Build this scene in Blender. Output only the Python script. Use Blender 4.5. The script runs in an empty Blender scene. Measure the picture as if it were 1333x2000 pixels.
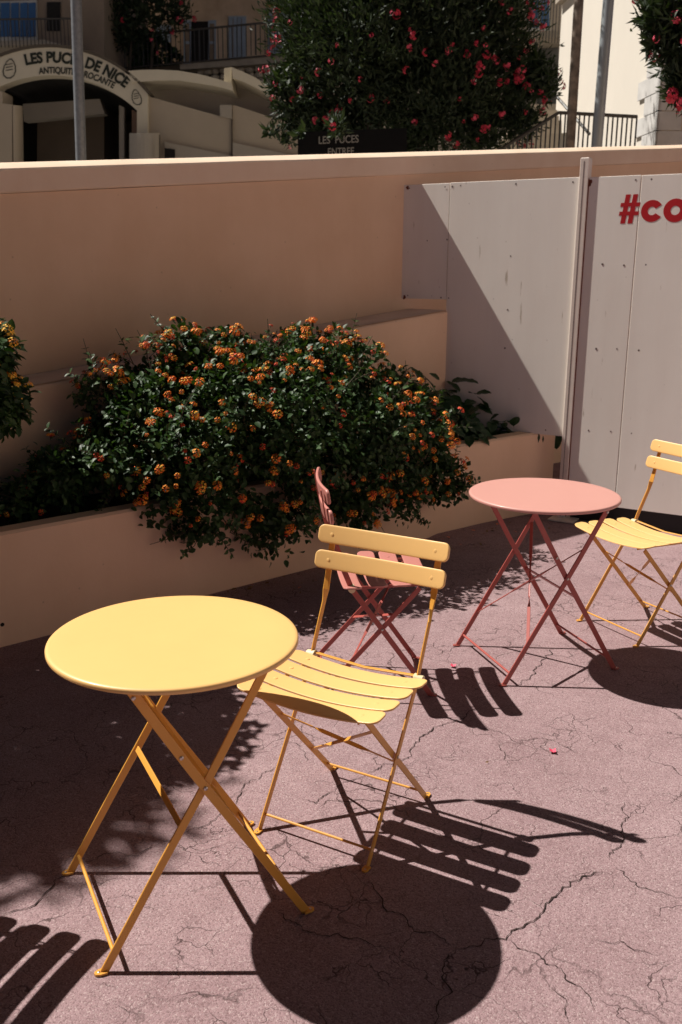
import bpy, bmesh, math, random
from mathutils import Vector, Matrix, noise
random.seed(7)
S = bpy.context.scene
C = S.collection
R = math.radians

# ------------------------------------------------------------------ camera
F_PX, PITCH, ROLL, EYE = 1832.3, .2507, .0075, 1.5666
cam_data = bpy.data.cameras.new('camera')
cam = bpy.data.objects.new('camera', cam_data)
C.objects.link(cam)
fwd = Vector((0, math.cos(PITCH), -math.sin(PITCH)))
r0, u0 = Vector((1, 0, 0)), Vector((0, math.sin(PITCH), math.cos(PITCH)))
rt = r0*math.cos(ROLL) + u0*math.sin(ROLL)
up = -r0*math.sin(ROLL) + u0*math.cos(ROLL)
m = Matrix((rt, up, -fwd)).transposed().to_4x4()
m.translation = Vector((0, 0, EYE))
cam.matrix_world = m
cam_data.sensor_fit = 'VERTICAL'
cam_data.sensor_height = 36
cam_data.lens = F_PX/2000*36
cam_data.clip_start = .05
cam_data.clip_end = 500
cam_data.dof.use_dof = True
cam_data.dof.focus_distance = 3.0
cam_data.dof.aperture_fstop = 6.3
S.camera = cam

# ------------------------------------------------------------------ world, sun, exposure
SUN = Vector((-.7013, .252, 1.0)).normalized()          # towards the sun
world = bpy.data.worlds.new('World')
S.world = world
world.use_nodes = True
wn = world.node_tree.nodes
sky = wn.new('ShaderNodeTexSky')
sky.sky_type = 'NISHITA'
sky.sun_disc = False
sky.sun_elevation = math.asin(SUN.z)
sky.sun_rotation = math.atan2(SUN.x, SUN.y)
sky.air_density = .10
sky.dust_density = .2
sky.ozone_density = 0.3
world.node_tree.links.new(sky.outputs[0], wn['Background'].inputs[0])
wn['Background'].inputs[1].default_value = .05
sd = bpy.data.lights.new('sun', 'SUN')
sd.energy = 5.0
sd.angle = R(.53)
sd.color = (1, .95, .87)
sun = bpy.data.objects.new('sun', sd)
C.objects.link(sun)
sun.rotation_euler = SUN.to_track_quat('Z', 'Y').to_euler()
sun.location = (-8, 3, 12)
S.view_settings.view_transform = 'Standard'
S.view_settings.look = 'None'
S.view_settings.exposure = 0.44
S.view_settings.gamma = 1.0
S.view_settings.use_curve_mapping = False
S.cycles.max_bounces = 6
S.cycles.diffuse_bounces = 4
S.cycles.use_denoising = True

# ------------------------------------------------------------------ helpers
def W(px, py, Y):
    """a point of the street scene: the direction of sight carried out to its real distance Y"""
    d = fwd + rt*((px-666.5)/F_PX) + up*((1000-py)/F_PX)
    return Vector((0, 0, EYE)) + d*(Y/d.y)

BX, BY = -1.454, 3.737          # foot of the planter where it leaves the picture
DV = Vector((.7517, .6595, 0)); NV = Vector((.6595, -.7517, 0))
def PL(t, off, z=0):            # along the planter, outward (towards the tables), up
    return Vector((BX, BY, 0)) + DV*t + NV*off + Vector((0, 0, z))
PA = Vector((1.75, 5.82, 0)); PE = Vector((.8638, -.5038, 0)); PN = Vector((-.5038, -.8638, 0))
def PP(s, out, z=0):            # along the hoarding, outward, up
    return PA + PE*s + PN*out + Vector((0, 0, z))

def mat(name, color, rough=.6, var=.0, scale=6, bump=0, bscale=60, spec=.5, coat=0, metal=0, color2=None, dist=.002):
    M = bpy.data.materials.new(name); M.use_nodes = True
    nt = M.node_tree; N = nt.nodes; L = nt.links
    b = N['Principled BSDF']
    b.inputs['Roughness'].default_value = rough
    b.inputs['Metallic'].default_value = metal
    b.inputs['Specular IOR Level'].default_value = spec
    b.inputs['Coat Weight'].default_value = coat
    b.inputs['Coat Roughness'].default_value = .15
    c = (*color, 1)
    tc = N.new('ShaderNodeTexCoord')
    if var or color2:
        n = N.new('ShaderNodeTexNoise'); n.inputs['Scale'].default_value = scale
        n.inputs['Detail'].default_value = 8; n.inputs['Roughness'].default_value = .65
        L.new(tc.outputs['Object'], n.inputs['Vector'])
        r = N.new('ShaderNodeValToRGB')
        r.color_ramp.elements[0].position = .3; r.color_ramp.elements[1].position = .7
        c2 = color2 or tuple(x*(1-var) for x in color)
        r.color_ramp.elements[0].color = (*c2, 1); r.color_ramp.elements[1].color = c
        L.new(n.outputs[0], r.inputs[0]); L.new(r.outputs[0], b.inputs['Base Color'])
    else:
        b.inputs['Base Color'].default_value = c
    if bump:
        n2 = N.new('ShaderNodeTexNoise'); n2.inputs['Scale'].default_value = bscale
        n2.inputs['Detail'].default_value = 6
        L.new(tc.outputs['Object'], n2.inputs['Vector'])
        bp = N.new('ShaderNodeBump'); bp.inputs['Strength'].default_value = bump
        bp.inputs['Distance'].default_value = dist
        L.new(n2.outputs[0], bp.inputs['Height']); L.new(bp.outputs[0], b.inputs['Normal'])
    return M

class MB:
    def __init__(s): s.v = []; s.f = []; s.m = []
    def quad(s, *p, mi=0):
        k = len(s.v); s.v += [tuple(q) for q in p]; s.f.append(tuple(range(k, k+len(p)))); s.m.append(mi)
    def loft(s, rings, closed=True, caps=True, mi=0):
        k = len(s.v); n = len(rings[0])
        for r_ in rings: s.v += [tuple(q) for q in r_]
        for i in range(len(rings)-1):
            for j in range(n if closed else n-1):
                a = k+i*n+j; b = k+i*n+(j+1) % n
                s.f.append((a, b, b+n, a+n)); s.m.append(mi)
        if caps:
            s.f.append(tuple(range(k+n-1, k-1, -1))); s.m.append(mi)
            s.f.append(tuple(range(k+(len(rings)-1)*n, k+len(rings)*n))); s.m.append(mi)
    def box(s, a, b, mi=0):
        (x0, y0, z0), (x1, y1, z1) = a, b
        s.loft([[(x0, y0, z0), (x1, y0, z0), (x1, y1, z0), (x0, y1, z0)], [(x0, y0, z1), (x1, y0, z1), (x1, y1, z1), (x0, y1, z1)]], mi=mi)
    def obox(s, o, ax, ay, az, mi=0):     # corner and three edge vectors
        o, ax, ay, az = Vector(o), Vector(ax), Vector(ay), Vector(az)
        s.loft([[o, o+ax, o+ax+ay, o+ay], [o+az, o+ax+az, o+ax+ay+az, o+ay+az]], mi=mi)
    def prism(s, pts, dv, mi=0):
        dv = Vector(dv); s.loft([[Vector(p) for p in pts], [Vector(p)+dv for p in pts]], mi=mi)
    def bar(s, pts, wd, w, t, mi=0):      # flat bar: a width direction at every point
        pts = [Vector(p) for p in pts]; rings = []
        for i, p in enumerate(pts):
            tan = (pts[min(i+1, len(pts)-1)]-pts[max(i-1, 0)]).normalized()
            q = Vector(wd[i] if isinstance(wd, list) else wd); q = (q-tan*q.dot(tan)).normalized()
            o = tan.cross(q); c = min(w, t)*.22
            ring = [(w/2-c, t/2), (w/2, t/2-c), (w/2, -t/2+c), (w/2-c, -t/2), (-w/2+c, -t/2), (-w/2, -t/2+c), (-w/2, t/2-c), (-w/2+c, t/2)]
            rings.append([p+q*a+o*b for a, b in ring])
        s.loft(rings, mi=mi)
    def tube(s, pts, r, n=8, mi=0):
        pts = [Vector(p) for p in pts]; rings = []; ref = None
        for i, p in enumerate(pts):
            tan = (pts[min(i+1, len(pts)-1)]-pts[max(i-1, 0)]).normalized()
            if ref is None: ref = tan.orthogonal().normalized()
            a = (ref-tan*ref.dot(tan)).normalized(); ref = a; b = tan.cross(a)
            rr = r[i] if isinstance(r, (list, tuple)) else r
            rings.append([p+(a*math.cos(2*math.pi*k/n)+b*math.sin(2*math.pi*k/n))*rr for k in range(n)])
        s.loft(rings, mi=mi)
    def disc(s, c, ax, r, h, n=10, mi=0): s.tube([Vector(c), Vector(c)+Vector(ax).normalized()*h*.6, Vector(c)+Vector(ax).normalized()*h], [r, r*.95, r*.55], n, mi)
    def mesh(s, name, mats, smooth=True, ang=40):
        me = bpy.data.meshes.new(name); me.from_pydata(s.v, [], s.f)
        for x in (mats if isinstance(mats, (list, tuple)) else [mats]): me.materials.append(x)
        if any(s.m): me.polygons.foreach_set('material_index', s.m)
        me.validate()
        bm = bmesh.new(); bm.from_mesh(me); bmesh.ops.recalc_face_normals(bm, faces=bm.faces); bm.to_mesh(me); bm.free()
        if smooth:
            me.polygons.foreach_set('use_smooth', [True]*len(me.polygons)); me.set_sharp_from_angle(angle=R(ang))
        me.update(); return me
    def build(s, name, mats, parent=None, **k): return link(name, s.mesh(name, mats, **k), parent)

def link(name, me, parent=None, loc=None, rot=None, scale=None):
    o = bpy.data.objects.new(name, me); C.objects.link(o)
    if loc is not None: o.location = loc
    if rot is not None: o.rotation_euler = rot
    if scale is not None: o.scale = (scale,)*3 if isinstance(scale, (int, float)) else scale
    if parent:
        o.parent = parent
        if loc is None and rot is None: o.matrix_parent_inverse = Matrix.Translation(-parent.location) if not parent.get('local') else Matrix()
        elif not parent.get('local'): o.location = Vector(loc)-parent.location
    return o
def tag(o, label=None, cat=None, group=None, kind=None):
    if label: o['label'] = label
    if cat: o['category'] = cat
    if group: o['group'] = group
    if kind: o['kind'] = kind
    return o
def thing(name, label, cat, loc=(0, 0, 0), group=None, local=False):
    o = bpy.data.objects.new(name, None); C.objects.link(o); o.location = loc
    if local: o['local'] = 1
    return tag(o, label, cat, group)
def copy_tree(o, parent=None):
    c = o.copy(); C.objects.link(c); c.parent = parent
    for ch in list(o.children): copy_tree(ch, c)
    return c

# ------------------------------------------------------------------ materials
FLOOR_A, FLOOR_B = (.300, .192, .203), (.390, .270, .282)
BOUNCE_COL = (.62, .53, .42)  # colour of the added light-bouncing building
def floor_material():
    M = bpy.data.materials.new('red_asphalt'); M.use_nodes = True
    nt = M.node_tree; N = nt.nodes; L = nt.links; b = N['Principled BSDF']
    tc = N.new('ShaderNodeTexCoord'); O = tc.outputs['Object']
    def noi(sc, det=6, ro=.6, vec=O):
        n = N.new('ShaderNodeTexNoise'); n.inputs['Scale'].default_value = sc; n.inputs['Detail'].default_value = det
        n.inputs['Roughness'].default_value = ro; L.new(vec, n.inputs['Vector']); return n
    def ramp(src, p0, p1, c0=(0, 0, 0), c1=(1, 1, 1)):
        r = N.new('ShaderNodeValToRGB'); e = r.color_ramp.elements
        e[0].position, e[1].position = p0, p1; e[0].color = (*c0, 1); e[1].color = (*c1, 1); L.new(src, r.inputs[0]); return r.outputs[0]
    def mth(op, a, b_, clamp=False):
        x = N.new('ShaderNodeMath'); x.operation = op; x.use_clamp = clamp
        for i, q in enumerate((a, b_)):
            if isinstance(q, (int, float)): x.inputs[i].default_value = q
            else: L.new(q, x.inputs[i])
        return x.outputs[0]
    def mix(f, a, b_, mode='MIX'):
        x = N.new('ShaderNodeMixRGB'); x.blend_type = mode
        for i, q in enumerate((f, a, b_)):
            if isinstance(q, (int, float)): x.inputs[i].default_value = q
            elif isinstance(q, tuple): x.inputs[i].default_value = (*q, 1)
            else: L.new(q, x.inputs[i])
        return x.outputs[0]
    base = mix(ramp(noi(1.3, 8).outputs[0], .3, .72), FLOOR_A, FLOOR_B)
    base = mix(ramp(noi(9, 8, .75).outputs[0], .35, .7), mix(1, base, (.82, .80, .80), 'MULTIPLY'), base)
    # aggregate: pale and dark grains
    v = N.new('ShaderNodeTexVoronoi'); v.inputs['Scale'].default_value = 300; L.new(O, v.inputs['Vector'])
    sep = N.new('ShaderNodeSeparateColor'); L.new(v.outputs['Color'], sep.inputs[0])
    pale = mth('MULTIPLY', ramp(sep.outputs[0], .80, .9), ramp(v.outputs['Distance'], .45, .25))
    base = mix(mth('MULTIPLY', pale, .4), base, (.62, .52, .50))
    base = mix(mth('MULTIPLY', ramp(sep.outputs[1], .55, .95), .55), base, (.10, .055, .055))
    # fine crazing
    wob = noi(7, 4, .55); wob2 = N.new('ShaderNodeVectorMath'); wob2.operation = 'MULTIPLY_ADD'
    L.new(wob.outputs['Color'], wob2.inputs[0]); wob2.inputs[1].default_value = (.22, .22, 0); L.new(O, wob2.inputs[2])
    cr = None
    for sc, wd, seed in ((3.1, .008, .53), (6.5, .011, .545), (12, .014, .565)):
        e = N.new('ShaderNodeTexVoronoi'); e.feature = 'DISTANCE_TO_EDGE'; e.inputs['Scale'].default_value = sc
        L.new(wob2.outputs[0], e.inputs['Vector'])
        line = ramp(e.outputs['Distance'], wd*.25, wd*1.2, (1, 1, 1), (0, 0, 0))
        mk = ramp(noi(1.6+sc*.22, 2, .5).outputs[0], seed-.03, seed+.08)
        q = mth('MULTIPLY', line, mk)
        cr = q if cr is None else mth('MAXIMUM', cr, q)
    base = mix(mth('MULTIPLY', cr, .78), base, (.035, .018, .016))
    L.new(base, b.inputs['Base Color'])
    b.inputs['Roughness'].default_value = .85; b.inputs['Specular IOR Level'].default_value = .25
    h = mth('ADD', mth('MULTIPLY', v.outputs['Distance'], -.35), mth('MULTIPLY', noi(90, 6, .7).outputs[0], .8))
    h = mth('SUBTRACT', h, mth('MULTIPLY', cr, 1.0))
    bp = N.new('ShaderNodeBump'); bp.inputs['Strength'].default_value = .8; bp.inputs['Distance'].default_value = .003
    L.new(h, bp.inputs['Height']); L.new(bp.outputs[0], b.inputs['Normal'])
    return M

def wall_material(name, col, dark, streak=.25, bump=.35, scuff=False):
    M = bpy.data.materials.new(name); M.use_nodes = True
    nt = M.node_tree; N = nt.nodes; L = nt.links; b = N['Principled BSDF']
    tc = N.new('ShaderNodeTexCoord'); O = tc.outputs['Object']
    def noi(sc, vec=O, det=8, ro=.6):
        n = N.new('ShaderNodeTexNoise'); n.inputs['Scale'].default_value = sc; n.inputs['Detail'].default_value = det
        n.inputs['Roughness'].default_value = ro; L.new(vec, n.inputs['Vector']); return n.outputs[0]
    mp = N.new('ShaderNodeMapping'); mp.inputs['Scale'].default_value = (1, 1, .12); L.new(O, mp.inputs[0])
    r = N.new('ShaderNodeValToRGB'); e = r.color_ramp.elements; e[0].position = .32; e[1].position = .62
    e[0].color = (*dark, 1); e[1].color = (*col, 1)
    add = N.new('ShaderNodeMath'); add.operation = 'MULTIPLY_ADD'
    L.new(noi(7, mp.outputs[0]), add.inputs[0]); add.inputs[1].default_value = streak
    sub = N.new('ShaderNodeMath'); sub.operation = 'MULTIPLY_ADD'; L.new(noi(2.2), sub.inputs[0])
    sub.inputs[1].default_value = 1-streak; sub.inputs[2].default_value = 0
    L.new(sub.outputs[0], add.inputs[2]); L.new(add.outputs[0], r.inputs[0])
    # small specks
    v = N.new('ShaderNodeTexVoronoi'); v.inputs['Scale'].default_value = 9; L.new(O, v.inputs['Vector'])
    sr = N.new('ShaderNodeValToRGB'); sr.color_ramp.elements[0].position = .02; sr.color_ramp.elements[1].position = .06
    sr.color_ramp.elements[0].color = (.55, .5, .48, 1); L.new(v.outputs['Distance'], sr.inputs[0])
    mx = N.new('ShaderNodeMixRGB'); mx.blend_type = 'MULTIPLY'; mx.inputs[0].default_value = .5
    L.new(r.outputs[0], mx.inputs[1]); L.new(sr.outputs[0], mx.inputs[2]); last = mx.outputs[0]
    if scuff:      # short upright scratches and scuffs
        m2 = N.new('ShaderNodeMapping'); m2.inputs['Scale'].default_value = (38, 38, 5.5); L.new(O, m2.inputs[0])
        q = N.new('ShaderNodeValToRGB'); q.color_ramp.elements[0].position = .70; q.color_ramp.elements[1].position = .76
        q.color_ramp.elements[0].color = (1, 1, 1, 1); q.color_ramp.elements[1].color = (.62, .57, .52, 1)
        L.new(noi(1, m2.outputs[0], 3, .5), q.inputs[0]); m3 = N.new('ShaderNodeMixRGB'); m3.blend_type = 'MULTIPLY'; m3.inputs[0].default_value = 1
        L.new(last, m3.inputs[1]); L.new(q.outputs[0], m3.inputs[2]); last = m3.outputs[0]
    L.new(last, b.inputs['Base Color'])
    b.inputs['Roughness'].default_value = .8; b.inputs['Specular IOR Level'].default_value = .25
    bp = N.new('ShaderNodeBump'); bp.inputs['Strength'].default_value = bump; bp.inputs['Distance'].default_value = .004
    ad = N.new('ShaderNodeMath'); ad.operation = 'MULTIPLY_ADD'; L.new(noi(60, det=4), ad.inputs[0]); ad.inputs[1].default_value = .35
    L.new(noi(8, det=3), ad.inputs[2]); L.new(ad.outputs[0], bp.inputs['Height']); L.new(bp.outputs[0], b.inputs['Normal'])
    return M

M_floor = floor_material()
M_litter = mat('dry_litter', (.30, .17, .07), .9, .6, 30)
M_crack = mat('crack_fill', (.03, .017, .015), .95)
M_wall = wall_material('peach_render', (.84, .59, .41), (.77, .52, .345))
M_coping = wall_material('coping_render', (.86, .68, .53), (.78, .58, .43))
M_ledge = wall_material('ledge_render', (.80, .67, .57), (.64, .50, .41))
M_panel = wall_material('painted_board', (.88, .83, .76), (.82, .76, .69), .6, .07, True)
M_post = mat('painted_post', (.78, .68, .60), .5, .1, 20)
M_rust = mat('rust', (.22, .06, .025), .8, .4, 60)
M_screw = mat('screw_metal', (.22, .17, .15), .5, .4, 200, metal=.5)
M_red = mat('red_letter_paint', (.50, .008, .012), .45, .1, 40)
M_yshade = mat('yellow_paint_shade', (.72, .34, .055), .42, .05, 5, .04, 300, coat=.15)  # same yellow as the tops, deepened to carry shade on the frames
M_yseat = M_yshade
M_ylit = mat('yellow_paint_lit', (.86, .52, .19), .42, .06, 3, .03, 300, coat=.1)  # same yellow as the frames, paled to carry sun on tops and slats
M_pslat_lit = mat('coral_slat_lit', (.54, .21, .175), .45, .05, 5, .04, 300, coat=.1)  # the frames' coral with sunlight put into the colour, for slats
M_ptop_lit = mat('coral_paint_lit', (.61, .30, .255), .45, .03, 3, .03, 300, coat=.1)  # the frames' coral, paled further by painted sunlight, for the tabletop
M_pshade = mat('coral_paint_shade', (.40, .085, .068), .42, .05, 5, .04, 300, coat=.15)  # same coral as the tops, darkened to carry shade on the frames
M_cream = mat('cream_plastic', (.72, .62, .38), .5)
M_zinc = mat('zinc_bolt', (.55, .5, .45), .35, metal=.9)
M_soil = mat('planter_soil', (.035, .022, .014), .95, .5, 20, .8, 40)
M_dark0 = mat('drain_dark', (.01, .008, .007), .9)
M_gapshade = mat('gap_shade_black', (.012, .010, .010), .7)  # near-black colour for the shaded gap below the boards

def leaf_mat(name, col, col2, rough=.38, trans=.35):
    M = bpy.data.materials.new(name); M.use_nodes = True
    N = M.node_tree.nodes; L = M.node_tree.links; b = N['Principled BSDF']
    g = N.new('ShaderNodeNewGeometry'); r = N.new('ShaderNodeValToRGB')
    r.color_ramp.elements[0].color = (*col, 1); r.color_ramp.elements[1].color = (*col2, 1)
    L.new(g.outputs['Random Per Island'], r.inputs[0]); L.new(r.outputs[0], b.inputs['Base Color'])
    b.inputs['Roughness'].default_value = rough; b.inputs['Specular IOR Level'].default_value = .3
    tr = N.new('ShaderNodeBsdfTranslucent'); hs = N.new('ShaderNodeMixRGB'); hs.blend_type = 'MULTIPLY'; hs.inputs[0].default_value = 1
    hs.inputs[2].default_value = (1.6, 1.9, .5, 1); L.new(r.outputs[0], hs.inputs[1]); L.new(hs.outputs[0], tr.inputs[0])
    mx = N.new('ShaderNodeMixShader'); mx.inputs[0].default_value = trans
    L.new(b.outputs[0], mx.inputs[1]); L.new(tr.outputs[0], mx.inputs[2]); L.new(mx.outputs[0], N['Material Output'].inputs[0])
    return M
M_leaf = leaf_mat('lantana_leaf', (.015, .040, .012), (.055, .105, .03), .5, .12)
M_leaf2 = leaf_mat('broad_leaf', (.012, .035, .012), (.03, .07, .022), .4, .15)
M_oleaf = leaf_mat('oleander_leaf', (.012, .022, .010), (.04, .06, .028), .6, .12)
M_stem = mat('stem_bark', (.09, .07, .04), .8, .3, 30)
M_bark = mat('oleander_bark', (.06, .045, .035), .9, .4, 20, .5, 30)
M_petal_y = mat('petal_yellow', (.94, .34, .022), .6)
M_petal_o = mat('petal_orange', (.93, .19, .014), .6)
M_petal_r = mat('petal_red', (.70, .04, .018), .6)
M_petal_g = mat('petal_golden', (.95, .55, .05), .6)
M_bloss = mat('blossom_crimson', (.60, .02, .06), .6, .4, 25)
M_bloss2 = mat('blossom_pink', (.72, .075, .14), .6)

# ------------------------------------------------------------------ the ground
b = MB(); b.quad((-60, -60, 0), (60, -60, 0), (60, 120, 0), (-60, 120, 0))
floor = tag(b.build('terrace_floor', M_floor, smooth=False), 'faded red asphalt terrace crossed by cracks', kind='structure')
CRACKS = [[4, (0.281, 1.913), (0.344, 1.921), (0.405, 1.95), (0.49, 2.022), (0.56, 2.112), (0.625, 2.174), (0.715, 2.217)], [4, (0.276, 1.913), (0.247, 1.959), (0.177, 1.994), (0.122, 2.055), (0.108, 2.107), (0.08, 2.172)], [4, (0.276, 1.908), (0.242, 1.838), (0.242, 1.776), (0.206, 1.691), (0.194, 1.627)], [3, (-0.164, 2.051), (-0.073, 1.974), (0.054, 1.946), (0.125, 1.912)], [2.6, (0.412, 1.95), (0.478, 1.883), (0.538, 1.809), (0.563, 1.76), (0.562, 1.73)], [3, (0.746, 2.267), (0.796, 2.344), (0.857, 2.495), (0.873, 2.565)], [2.4, (0.752, 2.253), (0.793, 2.154), (0.9, 2.106)], [3.5, (0.091, 2.721), (0.214, 2.807), (0.268, 2.938), (0.345, 3.04), (0.425, 3.084), (0.528, 3.209)], [2.6, (-0.117, 2.569), (-0.066, 2.538), (-0.02, 2.626), (0.059, 2.685), (0.091, 2.721)], [2.4, (-0.347, 2.554), (-0.296, 2.634), (-0.204, 2.765)], [3, (-0.845, 2.018), (-0.786, 2.05), (-0.753, 2.115), (-0.743, 2.162), (-0.702, 2.213)], [2.6, (-0.701, 2.233), (-0.649, 2.276), (-0.554, 2.277), (-0.501, 2.33), (-0.426, 2.389), (-0.349, 2.471), (-0.276, 2.626)], [2.4, (-0.402, 2.279), (-0.359, 2.247), (-0.319, 2.227)], [2.6, (-0.359, 1.738), (-0.326, 1.752), (-0.292, 1.772)], [2.6, (-0.546, 1.792), (-0.492, 1.784)], [2.2, (-0.489, 1.73), (-0.432, 1.701)], [4, (0.693, 3.395), (0.768, 3.483), (0.844, 3.633), (0.921, 3.771)], [3, (0.401, 3.689), (0.488, 3.763), (0.542, 3.862)], [2.2, (0.621, 1.951), (0.679, 1.933), (0.765, 1.894)], [2.2, (0.489, 1.798), (0.5, 1.744), (0.5, 1.685)], [2, (-0.183, 2.96), (-0.126, 2.871), (-0.109, 2.786)], [2, (0.557, 1.838), (0.612, 1.823)], [2, (0.523, 3.047), (0.612, 2.936), (0.708, 2.974), (0.807, 2.868)]]
rc = random.Random(3)
for ci, c in enumerate(CRACKS):
    w, P = c[0]*.001*1.15, [Vector((*p, 0)) for p in c[1:]]
    pts = []
    for i in range(len(P)-1):
        n = max(3, int((P[i+1]-P[i]).length/.008))
        for k in range(n): pts.append(P[i].lerp(P[i+1], k/n))
    pts.append(P[-1])
    L_, Rr = [], []
    for i, p in enumerate(pts):
        t = (pts[min(i+1, len(pts)-1)]-pts[max(i-1, 0)]).normalized(); q = Vector((-t.y, t.x, 0))
        wob = (noise.noise(p*22+Vector((ci, 0, 0)))*.022+noise.noise(p*80)*.009)*min(1, min(i, len(pts)-1-i)/4)
        ww = w*(.35+.9*abs(noise.noise(p*35+Vector((5, ci, 0)))+.35))*min(1, .12+min(i, len(pts)-1-i)/5)
        L_.append(p+q*(wob+ww*.5)); Rr.append(p+q*(wob-ww*.5))
    b = MB()
    k = len(pts); z = .0025
    b.v = [(p.x, p.y, z) for p in L_]+[(p.x, p.y, z) for p in Rr]
    b.f = [(i, i+1, k+i+1, k+i) for i in range(k-1)]; b.m = [0]*(k-1)
    b.build('crack', M_crack, floor, smooth=False)

# street behind the wall, climbing away
b = MB(); off = -1.105
a0, a1 = PL(-12, off), PL(26, off)
A0, A1 = PL(-12, -2.5), PL(26, -2.5)
def sz(p): return 1.15+.1*((p-Vector((BX, BY, 0))).dot(DV))*.55
rows = []
for dist in (-off, 4, 10, 20, 40, 90):
    row = []
    for t in (-60, -20, -5, 0, 5, 12, 25, 70):
        row.append(PL(t, -dist, min(6.5, max(.9, .95+.085*dist+.05*t))))
    rows.append(row)
for i in range(len(rows)-1):
    for j in range(len(rows[0])-1): b.quad(rows[i][j], rows[i][j+1], rows[i+1][j+1], rows[i+1][j])
for j in range(len(rows[0])-1):
    p, q = rows[0][j], rows[0][j+1]; b.quad((p.x, p.y, -.05), (q.x, q.y, -.05), q, p)
M_street = mat('street_asphalt', (.27, .245, .215), .9, .3, 3, .3, 50)
tag(b.build('street', M_street, smooth=False), 'street climbing behind the peach wall', kind='structure')

# ------------------------------------------------------------------ retaining wall with coping and ledge
wl = thing('retaining_wall', 'long peach rendered wall with coping and ledge, sloping up behind the planter', 'wall', PL(1.5, -.93))
T0, T1 = -6, 10
def cz(t, base): return base+.0995*t
b = MB()
b.prism([PL(T0, -.93, 0), PL(T1, -.93, 0), PL(T1, -.93, cz(T1, 1.867)), PL(T0, -.93, cz(T0, 1.867))], NV*-.17)
b.build('wall_face', M_wall, wl)
b = MB()   # coping: face, chamfer, sloping top
prof = [(-1.13, 1.869), (-.921, 1.869), (-.916, 1.877), (-.916, 1.974), (-.922, 1.983), (-.985, 2.011), (-1.0, 2.014), (-1.13, 2.014)]
rings = []
nT = 44
for i in range(nT+1):
    t = T0+(T1-T0)*i/nT
    rings.append([PL(t, o+noise.noise(Vector((t*2, o*9, 0)))*.002, cz(t, z)+noise.noise(Vector((t*3, o*5, z)))*.003) for o, z in prof])
b.loft(rings); b.build('coping', M_coping, wl, ang=20)
b = MB()
lp = [(-.928, .3), (-.566, .3), (-.566, .965), (-.571, .975), (-.582, .980), (-.928, .978)]
TL = 3.36
rings = []
for i in range(41):
    t = T0+(TL-T0)*i/40
    rings.append([PL(t, o, z if z < .5 else z+.1015*t+noise.noise(Vector((t*4, o*6, 0)))*.002) for o, z in lp])
b.loft(rings); b.build('ledge', M_wall, wl, ang=20)
b = MB()
b.quad(PL(T0, -.576, .9835+.1015*T0), PL(TL, -.576, .9835+.1015*TL), PL(TL, -.928, .9815+.1015*TL), PL(T0, -.928, .9815+.1015*T0))
b.build('ledge_top', M_ledge, wl, smooth=False)

# low planter
pl = thing('planter', 'low curved peach rendered planter wall under the orange lantana', 'planter', PL(1.5, 0))
path = [PL(-6, 0), PL(-3, 0), PL(0, 0), PL(1, 0), PL(2, 0), PL(2.6, .0), Vector((.60, 5.60, 0)), Vector((.95, 5.885, 0)), Vector((1.2, 6.06, 0)), Vector((1.425, 6.19, 0))]
def pz(i): return [.45, .48, .500, .508, .52, .53, .535, .54, .548, .55][i]
prof = [(0, 0), (0, .9), (.012, 1), (.09, 1.005), (.10, .9), (.10, 0)]
rings = []
for i, p in enumerate(path):
    tan = (path[min(i+1, len(path)-1)]-path[max(i-1, 0)]).normalized(); nn = Vector((-tan.y, tan.x, 0))
    rings.append([p+nn*o+Vector((0, 0, (pz(i)-.012 if z == .9 else pz(i)*z))) for o, z in prof])
b = MB(); b.loft(rings); b.build('planter_wall', M_wall, pl, ang=25)
b = MB()
for i in range(len(path)-1):
    p, q = path[i], path[i+1]
    b.quad(p+NV*-.09+Vector((0, 0, .44)), q+NV*-.09+Vector((0, 0, .44)), q+NV*-.6+Vector((0, 0, .46)), p+NV*-.6+Vector((0, 0, .46)))
b.build('soil', M_soil, pl, smooth=False)

# ------------------------------------------------------------------ hoarding
hd = thing('hoarding', 'off-white painted board hoarding with red letters and a square post', 'hoarding', PP(0, 0))
panels = [(-1.60, -1.226, 1.392, 2.130, -.012), (-1.221, -.316, .545, 2.132, -.010), (-.316, -.003, .185, 2.128, 0), (.003, .92, .125, 2.126, .001), (.926, 1.85, .1, 2.126, 0)]
for s0, s1, z0, z1, o in panels:
    b = MB(); e = .0018
    P = lambda s, oo, z: PP(s, oo+o, z)
    fr = [P(s0+e, .012, z0+e), P(s1-e, .012, z0+e), P(s1-e, .012, z1-e), P(s0+e, .012, z1-e)]
    bk = [P(s0, .010, z0), P(s1, .010, z0), P(s1, .010, z1), P(s0, .010, z1)]
    bb = [P(s0, -.006, z0), P(s1, -.006, z0), P(s1, -.006, z1), P(s0, -.006, z1)]
    b.loft([bb, bk, fr]); b.build('panel', M_panel, hd, smooth=False)
SCR = [(-1.518, 2.108), (-1.258, 2.108), (-1.207, 2.108), (-1.149, 2.112), (-0.774, 2.108), (-0.41, 2.105), (-1.51, 1.412), (-1.261, 1.403), (-1.375, 1.772), (-1.231, 1.777), (-1.205, 1.402), (-0.785, 1.672), (-0.787, 1.336), (-0.792, 1.09), (-0.485, 0.576), (-0.032, 2.102), (0.059, 2.102), (-0.191, 1.623), (-0.061, 1.617), (0.068, 1.62), (-0.191, 1.114), (-0.064, 1.12), (0.069, 1.117), (-0.201, 0.601), (-0.061, 0.607), (0.068, 0.606), (.45, 2.1), (.45, 1.62), (.45, 1.11), (.45, .6)]
b = MB(); b.disc((0, 0, 0), (0, -1, 0), .0055, .001, 8); scm = b.mesh('screw', M_screw)
ang = math.atan2(PE.y, PE.x)
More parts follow.
